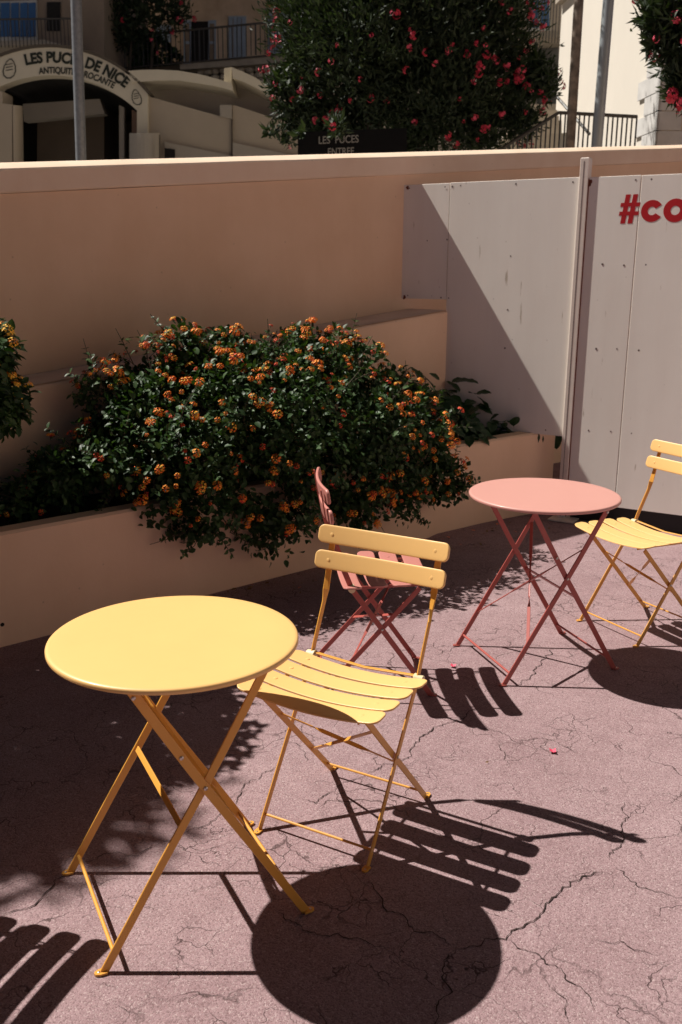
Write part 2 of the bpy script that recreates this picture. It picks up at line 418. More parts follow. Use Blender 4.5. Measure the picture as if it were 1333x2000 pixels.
for s, z in SCR: link('screw', scm, hd, PP(s, .0125 if s > -.316 else .0022, z), (0, 0, ang), random.uniform(.8, 1.25))
rr = random.Random(5)
for s, z in [(-.300, 2.100), (-.305, 2.085), (-1.53, 2.112), (-1.535, 1.40)]:     # rust blooms
    b = MB(); n = 12
    b.quad(*[PP(s+.013*math.cos(6.283*k/n)*rr.uniform(.6, 1.1), (.0136 if s > -.4 else .0022), z+.016*math.sin(6.283*k/n)*rr.uniform(.6, 1.1)) for k in range(n)])
    b.build('rust_stain', M_rust, hd, smooth=False)
b = MB(); b.disc(PL(.02, .0005, .10), NV, .009, .001, 10); b.build('drain_hole', M_dark0, pl)
# square post in front, with a rust line and a foot plate
b = MB(); e = .004
def postring(z, k=0): return [PP(-.366+k, -.040, z), PP(-.366+k, .020-k, z), PP(-.363+k, .024-k, z), PP(-.315-k, .024-k, z), PP(-.312-k, .020-k, z), PP(-.312-k, -.040, z)]
b.loft([postring(.012), postring(2.236), postring(2.240, .003)])
b.build('post', M_post, hd, smooth=False)
b = MB(); b.obox(PP(-.344, .0242, .02), PE*.003, PN*.001, (0, 0, 2.20)); b.build('post_seam', M_screw, hd)
b = MB(); b.obox(PP(-.3118, .012, .02), PE*.006, PN*.006, (0, 0, 2.1)); b.build('rust_line', M_rust, hd)
b = MB(); b.obox(PP(-.40, -.06, .004), PE*.17, PN*.17, (0, 0, .008)); b.build('foot_plate', M_post, hd)
b = MB(); b.obox(PP(-.29, -.05, .004), PE*2.2, PN*.03, (0, 0, .20)); b.build('gap_shade', M_gapshade, hd)  # black strip standing in for the shade of the open gap underneath
# red lettering, flat paint on the boards
def stroke(pts): b = MB(); b.prism([PP(s, .0155, z) for s, z in pts], PN*.0012); return b
sx0, sz0 = -.117, 1.857
hb = MB()
def hp(u, v): return PP(sx0+u*.113+v*.022, .0124, sz0+v*.165)   # slanted grid of the hash sign
for u0 in (.12, .50):
    hb.prism([hp(u0, 0), hp(u0+.25, 0), hp(u0+.25, 1), hp(u0, 1)], PN*.0004)
for v0 in (.28, .58):
    hb.prism([hp(-.02-.05*v0, v0), hp(1.0-.05*v0, v0), hp(1.0-.05*v0, v0+.135), hp(-.02-.05*v0, v0+.135)], PN*.0006)
hb.build('hash_sign', M_red, hd, smooth=False)
def ringletter(cs, czz, ro, ri, a0, a1, name):
    b = MB(); n = 40
    for i in range(n):
        p, q = a0+(a1-a0)*i/n, a0+(a1-a0)*(i+1)/n
        g = lambda r_, a: PP(cs+r_*math.cos(a), .0134, czz+r_*math.sin(a)*.98)
        b.prism([g(ri, p), g(ro, p), g(ro, q), g(ri, q)], PN*.0004)
    return b.build(name, M_red, hd, smooth=False)
ringletter(.077, 1.925, .063, .024, R(32), R(328), 'letter_c')
ringletter(.209, 1.925, .067, .026, 0, R(360), 'letter_o')

# ------------------------------------------------------------------ tables
def make_table(name, label, M, loc, yaw):
    t = thing(name, label, 'table', loc, 'round folding tables', local=True); t.rotation_euler = (0, 0, yaw)
    prof = [(0, .7095), (.12, .7098), (.24, .710), (.290, .7100), (.296, .7094), (.299, .7072), (.300, .7045), (.300, .6985), (.2985, .6965), (.2965, .6972), (.2955, .701), (.27, .7015), (0, .7015)]
    n = 128; b = MB(); k = 0
    ringv = []
    for r_, z in prof:
        if r_ == 0: b.v.append((0, 0, z)); ringv.append([len(b.v)-1])
        else:
            ringv.append(list(range(len(b.v), len(b.v)+n)))
            b.v += [(r_*math.cos(6.2831853*i/n), r_*math.sin(6.2831853*i/n), z) for i in range(n)]
    for A, B_ in zip(ringv, ringv[1:]):
        for i in range(n):
            j = (i+1) % n
            f = (A[0], B_[i], B_[j]) if len(A) == 1 else (A[i], A[j], B_[0]) if len(B_) == 1 else (A[i], B_[i], B_[j], A[j])
            b.f.append(f); b.m.append(0)
    b.build('tabletop', M_ylit if M is M_yshade else M_ptop_lit, t, ang=50)
    def leg(sx, y):   # foot at sx*.25, top at -sx*.16
        P = [(sx*.252, .004), (sx*.13, .205), (0, .415), (-sx*.046, .492), (-sx*.062, .520), (-sx*.10, .585), (-sx*.160, .690)]
        b = MB(); b.bar([(x, y, z) for x, z in P], (1, 0, 0), .021, .005)
        o = b.build('leg', M, t)
        b = MB(); b.prism([(sx*.246, y-.010, .002), (sx*.262, y-.010, .002), (sx*.272, y-.006, .002), (sx*.275, y, .002), (sx*.272, y+.006, .002), (sx*.262, y+.010, .002), (sx*.246, y+.010, .002)], (0, 0, .005))
        b.build('foot', M, o); b = MB(); b.disc((sx*.264, y, .007), (0, 0, 1), .0035, .0015, 8); b.build('rivet', M_zinc, o)
        return o
    for sx, yo in ((-1, .212), (1, .205)):
        for sy in (-1, 1):
            leg(sx, sy*yo)
        b = MB(); b.tube([(sx*.228, -yo, .048), (sx*.228, yo, .048)], .0048, 10); b.build('tie_rod', M, t)
        b = MB(); b.bar([(-sx*.160, -yo, .690), (-sx*.160, yo, .690)], (1, 0, 0), .022, .006); b.build('top_rail', M, t)
    # crossbar on the frame whose feet are at +x
    b = MB(); b.bar([(.058, -.205, .326), (.058, .205, .326)], (-.51, 0, .86), .016, .004); b.build('crossbar', M, t)
    # twisted X brace on the frame whose feet are at -x
    def onleg(z): return -.6*(.415-z) if z < .5 else .05+(z-.5)*.6
    for s, dx in ((1, -.003), (-1, .004)):
        a, c = (onleg(.15)+dx, s*.208, .15), (onleg(.53)+dx, -s*.208, .53)
        a, c = Vector(a), Vector(c); P = [a.lerp(c, f) for f in (0, .12, .30, .38, .62, .70, .88, 1)]
        wds = [(1, 0, .6)]*2+[(1, 0, .6)]+[(0, .7, -.7)]*2+[(1, 0, .6)]*3
        b = MB(); b.bar(P, wds, .013, .0035); b.build('brace', M, t)
    for sy in (-1, 1):
        for x, z in ((0, .415), (-.054 if sy < 0 else .054, .505), (.155, .672)):
            b = MB(); b.disc((x, sy*.2145, z), (0, sy, 0), .0055, .004, 8); b.build('bolt', M_zinc, t)
    return t
ty = make_table('folding_table', 'round yellow metal table in the left foreground', M_yshade, (-.4008, 2.1215, 0), .4574+math.pi)
tp = make_table('folding_table', 'round coral pink metal table near the hoarding', M_pshade, (.8164, 3.6733, 0), .3193)

# ------------------------------------------------------------------ chairs
G = dict(ub=.172, uf=.1735, vr=.166, bh=.215, yb1=-.2874, zb1=.791, yb2=-.2658, zb2=.716, yh=-.160, zh=.440, ws=.221, y4=-.109, z4=.443, y3=-.0184, z3=.449, y2=.066, z2=.450, y1=.149, z1=.4517, yf=.137, yr=-.271, piv=.265)
def slat_mesh(name, L, w, t, M, curve, axis, r=.022):
    """long pressed slat along x; w across, t thick; curve(x) moves it along the thin direction"""
    xs = []
    for k in range(7): a = k/6*math.pi/2; xs.append((-L+r*(1-math.sin(math.pi/2-a)) if 0 else -L+r*(1-math.cos(a)), w/2-r+r*math.sin(a)))
    xs = xs+[(-L+r+(2*L-2*r)*i/12, w/2) for i in range(1, 12)]+[(-x, h) for x, h in reversed(xs)]
    rings = []
    for i, (x, h) in enumerate(xs):
        end = min(i, len(xs)-1-i); tt = t*(.35 if end == 0 else .8 if end == 1 else 1)
        ring = []
        for k in range(20):
            a = 6.2831853*k/20+.05; cx, sx_ = math.cos(a), math.sin(a)
            p = .25
            u = h*abs(cx)**p*(1 if cx >= 0 else -1); v = tt/2*abs(sx_)**.32*(1 if sx_ >= 0 else -1)
            c = curve(x)
            ring.append((x, u, c+v) if axis == 'z' else (x, c+v, u))
        rings.append(ring)
    b = MB(); b.loft(rings); return b.mesh(name, M, ang=55)

def make_chair(label, M, loc, yaw, G=G, name='folding_chair'):
    t = thing(name, label, 'chair', loc, 'folding slatted chairs', local=True); t.rotation_euler = (0, 0, yaw)
    PM = M_ylit if M is M_yshade else M_pslat_lit
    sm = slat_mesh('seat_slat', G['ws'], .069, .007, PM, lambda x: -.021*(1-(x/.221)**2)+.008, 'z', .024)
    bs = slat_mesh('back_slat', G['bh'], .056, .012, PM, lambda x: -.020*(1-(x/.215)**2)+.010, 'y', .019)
    for k in '1234':
        sl = link('seat_slat', sm, t, (0, G['y'+k], G['z'+k]+.003), ((.05 if k == '1' else 0)*-1, 0, 0))
        for sx in (-1, 1):
            b = MB(); b.disc((sx*.162, 0, .0010), (0, 0, 1), .0075, .0018, 12); rv = b.build('rivet', PM, sl); rv.matrix_parent_inverse = Matrix()
    lean = math.atan2(G['yb2']-G['yb1'], G['zb1']-G['zb2'])
    for y, z in ((G['yb1'], G['zb1']), (G['yb2'], G['zb2'])):
        sl = link('back_slat', bs, t, (0, y+.012, z), (lean, 0, 0))
        for sx in (-1, 1):
            b = MB(); b.disc((sx*G['ub'], .0080, 0), (0, 1, 0), .0062, .0018, 12); rv = b.build('rivet', PM, sl); rv.matrix_parent_inverse = Matrix()
    for sx in (-1, 1):
        X = sx*.176
        yt = G['yb1']-(G['yb2']-G['yb1'])*.35
        k1 = (G['yh']-G['yb2'])/(G['zh']-G['zb2'])
        pts = [(X, yt, G['zb1']+.022), (X, G['yb1'], G['zb1']), (X, G['yb2'], G['zb2']), (X, G['yb2']+.010, .672), (X, G['yb2']+.024, .625), (X, G['yb2']+.036, .59), (X, G['yh']-.014, .475), (X, G['yh'], G['zh']), (X, G['yh']+.012, G['zh']-.018)]
        f = lambda z: (X, G['yf']+(G['yh']-G['yf'])*z/G['zh'], z)
        pts += [f(.3), f(.15), f(.006)]
        wd = [(1, 0, 0)]*4+[(1, .9*sx, 0)]+[(0, 1, 0)]*7
        b = MB(); b.bar(pts, wd, .020, .0045); up_ = b.build('upright', M, t)
        ft = MB(); yy = G['yf']; ft.prism([(X-.009, yy-.006, .002), (X+.009, yy-.006, .002), (X+.009, yy+.014, .002), (X+.004, yy+.021, .002), (X-.004, yy+.021, .002), (X-.009, yy+.014, .002)], (0, 0, .0045))
        ft.build('foot', M, up_); ft = MB(); ft.disc((X, yy+.011, .0065), (0, 0, 1), .003, .001, 8); ft.build('rivet', M_zinc, up_)
        x2 = sx*G['vr']
        g = lambda z: (x2, G['yr']+(z/.432)*(G['y1']-.018-G['yr']), z)
        b = MB(); b.bar([g(.006), g(.2), g(.432)], (0, 1, 0), .019, .0045); lg = b.build('leg', M, t)
        yy = G['yr']; ft = MB(); ft.prism([(x2-.009, yy+.006, .002), (x2+.009, yy+.006, .002), (x2+.009, yy-.014, .002), (x2+.004, yy-.021, .002), (x2-.004, yy-.021, .002), (x2-.009, yy-.014, .002)], (0, 0, .0045))
        ft.build('foot', M, lg); ft = MB(); ft.disc((x2, yy-.011, .0065), (0, 0, 1), .003, .001, 8); ft.build('rivet', M_zinc, lg)
        b = MB(); xr = sx*.160; b.bar([(xr, G['yh']+.005, G['z4']-.010), (xr, G['y4'], G['z4']-.008), (xr, G['y2'], G['z2']-.008), (xr, G['y1']+.02, G['z1']-.008)], (0, 0, 1), .012, .004); b.build('seat_rail', M, t)
        b = MB(); b.tube([(sx*.166, G['yh'], G['zh']), (sx*.193, G['yh'], G['zh'])], [.016, .013], 12); b.build('spacer', M_cream, t)
        kz = .44/.297*1.0
        # pivot
        a1 = (G['yh']-G['yf'])/G['zh']; a2 = (G['y1']-.018-G['yr'])/.432; zp = (G['yf']-G['yr'])/(a2-a1)
        b = MB(); b.disc((sx*.179, G['yf']+a1*zp, zp), (sx, 0, 0), .005, .003, 8); b.build('bolt', M_zinc, t)
    b = MB(); b.bar([(-.17, G['yh']-.002, G['zh']+.008), (0, G['yh']-.004, G['zh']-.004), (.17, G['yh']-.002, G['zh']+.008)], (0, 1, 0), .013, .004); b.build('back_rail', M, t)
    b = MB(); b.tube([(-.17, G['yh']+.016, G['zh']-.012), (0, G['yh']+.016, G['zh']-.018), (.17, G['yh']+.016, G['zh']-.012)], .0035, 8); b.build('hinge_rod', M, t)
    zf = .042
    yf_ = G['yf']+(G['yh']-G['yf'])*zf/G['zh']; yr_ = G['yr']+zf/.432*(G['y1']-.018-G['yr'])
    for y_, xx in ((yf_, .175), (yr_, .166)):
        b = MB(); b.tube([(-xx, y_, zf), (xx, y_, zf)], .0038, 8); b.build('tie_rod', M, t)
    for s, dy in ((1, .004), (-1, -.004)):
        h = lambda z: G['yr']+z/.432*(G['y1']-.018-G['yr'])
        a, c = Vector((s*.164, h(.135)+dy, .135)), Vector((-s*.164, h(.385)+dy, .385))
        if s < 0: a, c = Vector((s*.164, h(.20)+dy, .20)), Vector((-s*.164, h(.33)+dy, .33))
        P = [a.lerp(c, f) for f in (0, .10, .26, .34, .66, .74, .90, 1)]
        wds = [(0, 1, 1)]*3+[(0, 1, -1)]*2+[(0, 1, 1)]*3
        b = MB(); b.bar(P, wds, .012, .003); b.build('brace', M, t)
    return t
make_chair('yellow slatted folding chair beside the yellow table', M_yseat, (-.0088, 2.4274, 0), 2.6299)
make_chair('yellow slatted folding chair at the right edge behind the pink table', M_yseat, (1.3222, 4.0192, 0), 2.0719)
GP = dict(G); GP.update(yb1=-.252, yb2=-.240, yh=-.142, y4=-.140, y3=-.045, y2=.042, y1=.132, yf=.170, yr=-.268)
make_chair('coral pink slatted folding chair half hidden behind the yellow chair', M_pshade, (.165, 3.457, 0), 4.81, GP)
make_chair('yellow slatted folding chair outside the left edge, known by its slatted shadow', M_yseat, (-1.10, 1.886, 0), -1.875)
# ------------------------------------------------------------------ plants
def leaf_shape(L, w, fold=.25, droop=.15, notch=False):
    """outline of a leaf in its own axes: length along y, width along x, surface towards z"""
    return [(0, 0, 0), (-w*.42, L*.22, fold*w*.42), (-w*.5, L*.5, fold*w*.5), (-w*.30, L*.8, fold*w*.3-droop*L*.5), (0, L, -droop*L), (w*.30, L*.8, fold*w*.3-droop*L*.5), (w*.5, L*.5, fold*w*.5), (w*.42, L*.22, fold*w*.42), (0, L*.5, -droop*L*.15)]
def add_leaves(items, long=False):
    """items: (position, direction, normal, length, width) -> vertex and face lists"""
    V, Fc = [], []
    for p, d, n, L, w in items:
        d = d.normalized(); x = d.cross(n)
        if x.length < 1e-4: x = d.orthogonal()
        x.normalize(); n = x.cross(d)
        k = len(V)
        if long:
            for a, c, e in ((0, 0, 0), (-w*.5, L*.45, w*.15), (0, L, -L*.12), (w*.5, L*.45, w*.15)):
                V.append(p+x*a+d*c+n*e)
            Fc.append((k, k+1, k+2)); Fc.append((k, k+2, k+3))
        else:
            for a, c, e in leaf_shape(L, w): V.append(p+x*a+d*c+n*e)
            Fc += [(k, k+1, k+2, k+8), (k+8, k+2, k+3, k+4), (k, k+8, k+6, k+7), (k+8, k+4, k+5, k+6)]
    return V, Fc
def foliage(name, items, M, parent, long=False):
    V, Fc = add_leaves(items, long)
    me = bpy.data.meshes.new(name); me.from_pydata([tuple(v) for v in V], [], Fc); me.materials.append(M)
    me.polygons.foreach_set('use_smooth', [True]*len(Fc)); me.update()
    o = link(name, me, parent); o['kind'] = 'stuff'; return o
def rdir(rn):
    z = rn.uniform(-1, 1); a = rn.uniform(0, 6.2832); r_ = math.sqrt(1-z*z)
    return Vector((r_*math.cos(a), r_*math.sin(a), z))
def lobe_points(lobes, n, rn, jag=.22, freq=5, keep=lambda p: True, depth=(.72, 1.0), inside=.80):
    """points spread over the skin of a union of uneven lobes, with the outward direction"""
    tot = sum(r_*r_ for _, r_ in lobes); out = []
    for c, r_ in lobes:
        for _ in range(int(n*r_*r_/tot)):
            d = rdir(rn)
            k = 1+jag*noise.noise(c*3+d*freq*.5)+jag*.6*noise.noise(c*7+d*freq*1.7)
            p = c+d*r_*k*rn.uniform(*depth)**.6
            if any((p-c2).length < r2*inside for c2, r2 in lobes if c2 is not c): continue
            if keep(p): out.append((p, d))
    return out

def toff(p): q = p-Vector((BX, BY, 0)); return q.dot(DV), q.dot(NV)
def keep_planter(p):
    t, o = toff(p)
    if p.z < .46 and o < 0: return False
    if o < -.56 and p.z < .99+.1015*t: return False
    if o < -.92: return False
    if -.11 < o < .01 and p.z < .54: return False
    return p.z > .06

def flower_head(name, mats, seed, r=.018):
    """dome of small four-petalled florets"""
    rn = random.Random(seed); b = MB()
    rings = [(0, 1, .0), (4, .75, .45), (7, .45, .80), (9, .05, 1.0)]
    for ri, (n, hz, rad) in enumerate(rings):
        for i in range(max(1, n)):
            if ri == 3 and rn.random() < .15: continue
            a = 6.283*(i+rn.uniform(-.2, .2))/max(1, n)+ri
            c = Vector((math.cos(a)*rad*r, math.sin(a)*rad*r, hz*r*.62))
            nn = Vector((math.cos(a)*rad, math.sin(a)*rad, .35+hz)).normalized()
            x = nn.orthogonal().normalized(); x.rotate(Matrix.Rotation(rn.uniform(0, 3), 3, nn)); y = nn.cross(x)
            s_ = r*(.18 if ri == 0 else .26 if ri == 1 else .36)
            pts = []
            for k in range(8):
                rr_ = s_*(1.0 if k % 2 == 0 else .5); aa = k*math.pi/4
                pts.append(c+x*rr_*math.cos(aa)+y*rr_*math.sin(aa)+nn*(s_*.25 if k % 2 == 0 else 0))
            mi = 2 if ri == 0 else (1 if ri == 1 or rn.random() < .25 else 0)
            b.quad(*pts, mi=mi)
            b.quad(*[c+nn*s_*.12+x*s_*.22*math.cos(q)+y*s_*.22*math.sin(q) for q in (0, 2.09, 4.18)], mi=1 if mi == 0 else 2)
    b.tube([(0, 0, -r*1.3), (0, 0, 0)], [r*.07, r*.25], 5, mi=3)
    return b.mesh(name, mats, smooth=False)
def heads(parent, pts, meshes, rn, weights, size=(.8, 1.2), name='flower_head', lift=.012):
    for p, d in pts:
        q = (d+Vector((0, 0, .7))+rdir(rn)*.35+Vector((0, -.35, 0))).normalized()
        mth_ = rn.choices(meshes, weights)[0]
        o = link(name, mth_, parent, p+q*lift, q.to_track_quat('Z', 'Y').to_euler(), rn.uniform(*size))

def twigs(name, P, parent, M=M_stem, r=.0016):
    b = MB()
    for a, c in P:
        mid = (a+c)/2+rdir(random)*.02; b.tube([a, mid, c], [r*1.6, r*1.2, r*.8], 5)
    return tag(b.build(name, M, parent), kind='stuff')

rn = random.Random(11)
LOB = [(1.543, 0.02, 0.756, 0.36), (2.036, 0.02, 0.731, 0.32), (1.219, -0.1, 0.851, 0.31), (0.93, 0, 0.702, 0.25), (1.857, -0.2, 1.002, 0.24), (2.192, -0.2, 0.994, 0.20), (2.434, 0.02, 0.66, 0.24), (2.663, 0.08, 0.383, 0.15), (1.02, 0.08, 0.489, 0.20), (1.397, 0.12, 0.434, 0.24), (1.914, 0.12, 0.395, 0.2), (0.979, -0.32, 0.975, 0.16), (1.318, -0.33, 1.066, 0.18), (1.588, -0.3, 1.038, 0.2), (0.812, -0.34, 0.811, 0.15), (2.55, -0.2, 0.86, 0.15), (2.263, 0.12, 0.387, 0.17), (0.80, -0.02, 0.541, 0.14), (0.462, -0.3, 0.599, 0.12), (0.263, -0.3, 0.56, 0.11), (0.05, -.3, .55, .10), (.40, -.22, .66, .14), (.62, -.16, .74, .17), (.85, -.22, .86, .2), (.95, -.34, 1.10, .13), (.72, -.36, 1.0, .12), (1.18, -.34, 1.2, .11), (0.659, -0.32, 0.681, 0.14), (2.651, 0.02, 0.576, 0.13), (1.85, -.3, 1.18, .10), (2.13, -.3, 1.17, .09), (1.45, -.36, 1.21, .07)]
lob = [(PL(t, o, z), r_*.93) for t, o, z, r_ in LOB]
bush = thing('lantana_bush', 'big dark green lantana with orange flower heads spilling over the planter', 'bush', PL(1.5, -.2, .46))
pts = lobe_points(lob, 42000, rn, .42, 7, keep_planter, (.25, 1.12), .72)
# small shoots: leaves in opposite pairs along short stems, so the crown reads as sprays with gaps
items, tw = [], []
for i, (p, d) in enumerate(pts):
    if noise.noise(p*6.5) < -.20: continue
    g = (d*.6+rdir(rn)*.7+Vector((0, 0, .25 if rn.random() < .7 else -.3))).normalized()
    sz_ = rn.uniform(.6, 1.25)
    nn = (d*.8+Vector((0, 0, .8))+rdir(rn)*.45).normalized()
    items.append((p, g, nn, .036*sz_, .023*sz_))
for i in range(520):
    p, d = rn.choice(pts); g = (d+Vector((0, 0, .35))+rdir(rn)*.5).normalized(); L = rn.uniform(.05, .17)
    tw.append((p-g*.06, p+g*L))
    for k in range(rn.randint(4, 7)):
        q = p+g*L*(k/6); s_ = g.orthogonal().normalized(); s_.rotate(Matrix.Rotation(k*1.57+rn.uniform(-.3, .3), 3, g))
        for sg in (-1, 1):
            zz = rn.uniform(.6, 1.1); items.append((q, s_*sg+g*.5, g+Vector((0, 0, .6)), .034*zz, .021*zz))
foliage('foliage', items, M_leaf, bush)
twigs('twig', tw, bush)
b = MB()
for k in range(16):
    a = PL(rn.uniform(.6, 2.6), rn.uniform(-.4, -.15), .45); c = rn.choice(lob)[0]; mid = a.lerp(c, .5)+Vector((0, 0, .08))
    b.tube([a, mid, c], [.012, .008, .004], 6)
b.build('stem', M_stem, bush)
mats4 = lambda o, m_, c: [o, m_, c, M_stem]
fm = [flower_head('flower_head', mats4(M_petal_o, M_petal_g, M_petal_r), 1), flower_head('flower_head', mats4(M_petal_y, M_petal_o, M_petal_r), 2), flower_head('flower_head', mats4(M_petal_o, M_petal_y, M_petal_o), 3), flower_head('flower_head', mats4(M_petal_r, M_petal_o, M_petal_r), 4, .015)]
cand = [(p, d) for p, d in pts if (d.y < .25 and d.z > -.5) or d.z > .35]
outer = [(p+d*.025, d) for p, d in cand if not any((p+d*.03-c).length < r_*.97 for c, r_ in lob)]
seeds = []
for _ in range(4000):
    p, d = rn.choice(outer)
    if noise.noise(p*4+Vector((9, 0, 0))) < -.12: continue
    if all((p-q[0]).length > .04 for q in seeds): seeds.append((p, d))
    if len(seeds) >= 215: break
fl = list(seeds)
for p, d in seeds[:80]:
    fl.append((p+rdir(rn)*.022, d))
heads(bush, fl[:290], fm, rn, (5, 4, 3, 4), (.75, 1.35), lift=.024)
V_, F_, I_ = [], [], []
more = [q for q in outer if noise.noise(q[0]*4+Vector((9, 0, 0))) > -.2]
for _ in range(330):      # the smaller heads past the three hundred, joined
    p, d = rn.choice(more); q = (d+Vector((0, -.35, .7))+rdir(rn)*.4).normalized(); me_ = rn.choice(fm); Mx = Matrix.Translation(p+q*.008) @ q.to_track_quat('Z', 'Y').to_matrix().to_4x4() @ Matrix.Scale(rn.uniform(.5, 1.0), 4); k = len(V_)
    V_ += [tuple(Mx @ v.co) for v in me_.vertices]
    ri = me_.materials[0], me_.materials[1]
    for pl_ in me_.polygons: F_.append(tuple(k+i for i in pl_.vertices)); I_.append([M_petal_o, M_petal_g, M_petal_r, M_petal_y, M_stem].index(me_.materials[pl_.material_index]))
ms = bpy.data.meshes.new('flower_heads'); ms.from_pydata(V_, [], F_)
for q in (M_petal_o, M_petal_g, M_petal_r, M_petal_y, M_stem): ms.materials.append(q)
ms.polygons.foreach_set('material_index', I_); tag(link('small_flower_heads', ms, bush), kind='stuff')

# broad-leaved plant in the right-hand corner of the planter
def leaf_mesh(name, L, w, M, fold=.2, droop=.2):
    b = MB(); n = 9
    prof = [0, .55, .86, 1, .98, .86, .68, .42, .0]
    for s_ in (-1, 1):
        k = len(b.v)
        for i in range(n):
            y = L*i/(n-1); ww = w/2*prof[i]*s_
            dz = -droop*L*(i/(n-1))**2
            b.v.append((0, y, dz)); b.v.append((ww, y-.06*L*(i < 3), dz+fold*abs(ww)+.02*L*math.sin(i*2)))
        for i in range(n-1): b.f.append((k+2*i, k+2*i+1, k+2*i+3, k+2*i+2)); b.m.append(0)
    return b.mesh(name, M)
def put_leaf(me, parent, p, d, n, s_, name='leaf'):
    d = d.normalized(); x = d.cross(n).normalized(); n = x.cross(d)
    M3 = Matrix((x, d, n)).transposed()
    return link(name, me, parent, p, M3.to_euler(), s_)
corner = thing('broad_leaved_plant', 'dark broad-leaved plant in the planter corner by the boards', 'plant', PL(3.3, -.3, .46))
blm = leaf_mesh('leaf', .085, .062, M_leaf2, .2, .25)
CL = [(3.037, -0.35, 0.70, 0.13), (3.2, -0.33, 0.66, 0.14), (3.50, -0.3, 0.60, 0.13), (3.68, -0.2, 0.55, 0.11), (3.80, -.12, .52, .07), (3.32, -0.4, 0.76, 0.09), (2.9, -.25, .62, .14), (3.4, -.2, .55, .1), (3.55, -.1, .55, .06), (3.1, -.15, .6, .1)]
CL += [(3.62, -.38, .62, .14), (3.40, -.42, .70, .15), (3.80, -.3, .56, .11), (3.2, -.45, .80, .14), (2.75, -.3, .72, .13), (3.0, -.42, .80, .1), (3.15, -.1, .52, .09)]
cl = [(PL(t, o, z), r_) for t, o, z, r_ in CL]
cp = lobe_points(cl, 900, rn, .2, 5, keep_planter, (.3, 1.1), .6); rn.shuffle(cp); cp = cp[:290]
for p, d in cp:
    put_leaf(blm, corner, p, d*.8+Vector((rn.uniform(-.4, .4), rn.uniform(-.4, .2), -.25)), Vector((0, -.3, 1))+d*.5+rdir(rn)*.3, rn.uniform(.75, 1.5))
for t, o, z, s_ in [(3.62, .0, .56, 1.2), (3.66, .01, .54, 1.0), (3.86, .0, .55, 1.25), (3.89, -.01, .52, 1.1), (3.84, .02, .50, 1.0)]:
    put_leaf(blm, corner, PL(t, o, z), Vector((.1, -.25, -1)), Vector((0, -1, -.1)), s_)
b = MB()
for i in range(30):
    p = rn.choice(cp)[0]; t, o = toff(p); b.tube([PL(t+rn.uniform(-.1, .1), min(o, -.15), .45), p+Vector((0, 0, .02))], [.004, .002], 5)
for px, py0, py1 in ((995, 835, 766), (1008, 835, 765)):
    pass
b.tube([PL(3.60, -.25, .55), PL(3.60, -.26, .66), PL(3.575, -.27, .755)], [.004, .0035, .0015], 5)
b.tube([PL(3.68, -.25, .55), PL(3.685, -.26, .66), PL(3.70, -.27, .765)], [.004, .0035, .0015], 5)
tag(b.build('stem', M_stem, corner), kind='stuff')
for nm, (t, o, z) in (('a', (2.33, -.40, 1.19)), ('b', (.70, -.42, .99)), ('c', (1.33, -.40, 1.27))):
    base = PL(t, o, z)
    st = MB(); st.tube([base+Vector((0, 0, -.22)), base+Vector((.01, 0, -.08)), base], [.004, .003, .002], 5); st.build('stem', M_stem, bush)
    for k in range(13):
        d = rdir(rn); d.z = abs(d.z)*.5-.25
        put_leaf(blm, bush, base+Vector((rn.uniform(-.03, .03), 0, -.016*k+.02)), d, Vector((0, -.2, 1)), rn.uniform(.55, .85), 'sprig_leaf')

# yellow-flowered shrub, mostly outside the left edge
shrub = thing('yellow_lantana', 'yellow-flowered lantana shrub reaching in at the left edge', 'bush', PL(-.5, -.1, .46))
lob2 = [(PL(*c), r_) for c, r_ in (((-.52, .10, 1.28), .42), ((-.95, .12, 1.25), .44), ((-.14, .0, 1.16), .27), ((-.60, -.1, .88), .42), ((-1.4, .1, 1.1), .45), ((-.22, .12, 1.30), .20), ((-.02, -.02, 1.07), .16), ((-.38, .30, 1.28), .24), ((.03, .0, 1.26), .13), ((.08, .0, 1.05), .12))]
hedge = thing('shade_hedge', 'added leafy hedge beyond the left edge, darkening the planter wall', 'hedge', PL(-2.4, 0, .46))  # unseen hedge put in to keep light off the left planter wall
lh_ = [(PL(*c), r_) for c, r_ in (((-1.9, .25, 1.0), .55), ((-2.6, .3, 1.1), .6), ((-3.3, .3, 1.1), .6), ((-1.3, .3, .75), .4))]
foliage('foliage', [(p, d+rdir(rn)*.8, Vector((0, 0, 1))+d, .075, .05) for p, d in lobe_points(lh_, 9000, rn, .2, 4, lambda p: p.z > .05, (.3, 1.05))], M_leaf2, hedge)
k2 = lambda p: keep_planter(p)
pts2 = lobe_points(lob2, 42000, rn, .25, 5, k2, (.15, 1.1))
items = []
for p, d in pts2:
    zz = rn.uniform(.65, 1.2)
    items.append((p, (d*.6+rdir(rn)*.7+Vector((0, 0, -.15))), (d*.6+Vector((0, 0, .9))+rdir(rn)*.4), .05*zz, .031*zz))
foliage('foliage', items, M_leaf, shrub)
b = MB()
for k in range(7): b.tube([PL(-.6+rn.uniform(-.3, .3), -.3, .45), PL(-.6+rn.uniform(-.3, .5), -.05, .9), lob2[k][0]], [.014, .01, .005], 6)
b.build('stem', M_stem, shrub)
ym = [flower_head('flower_head', mats4(M_petal_g, M_petal_g, M_petal_y), 8, .02), flower_head('flower_head', mats4(M_petal_g, M_petal_y, M_petal_y), 9, .019)]
o2 = [(p+d*.02, d) for p, d in pts2 if d.z > -.3 and not any((p+d*.03-c).length < r_*.97 for c, r_ in lob2)]
rn.shuffle(o2); vis = [q for q in o2 if toff(q[0])[0] > -.15][:34]
heads(shrub, vis+o2[:50], ym, rn, (1, 1), (.85, 1.15))
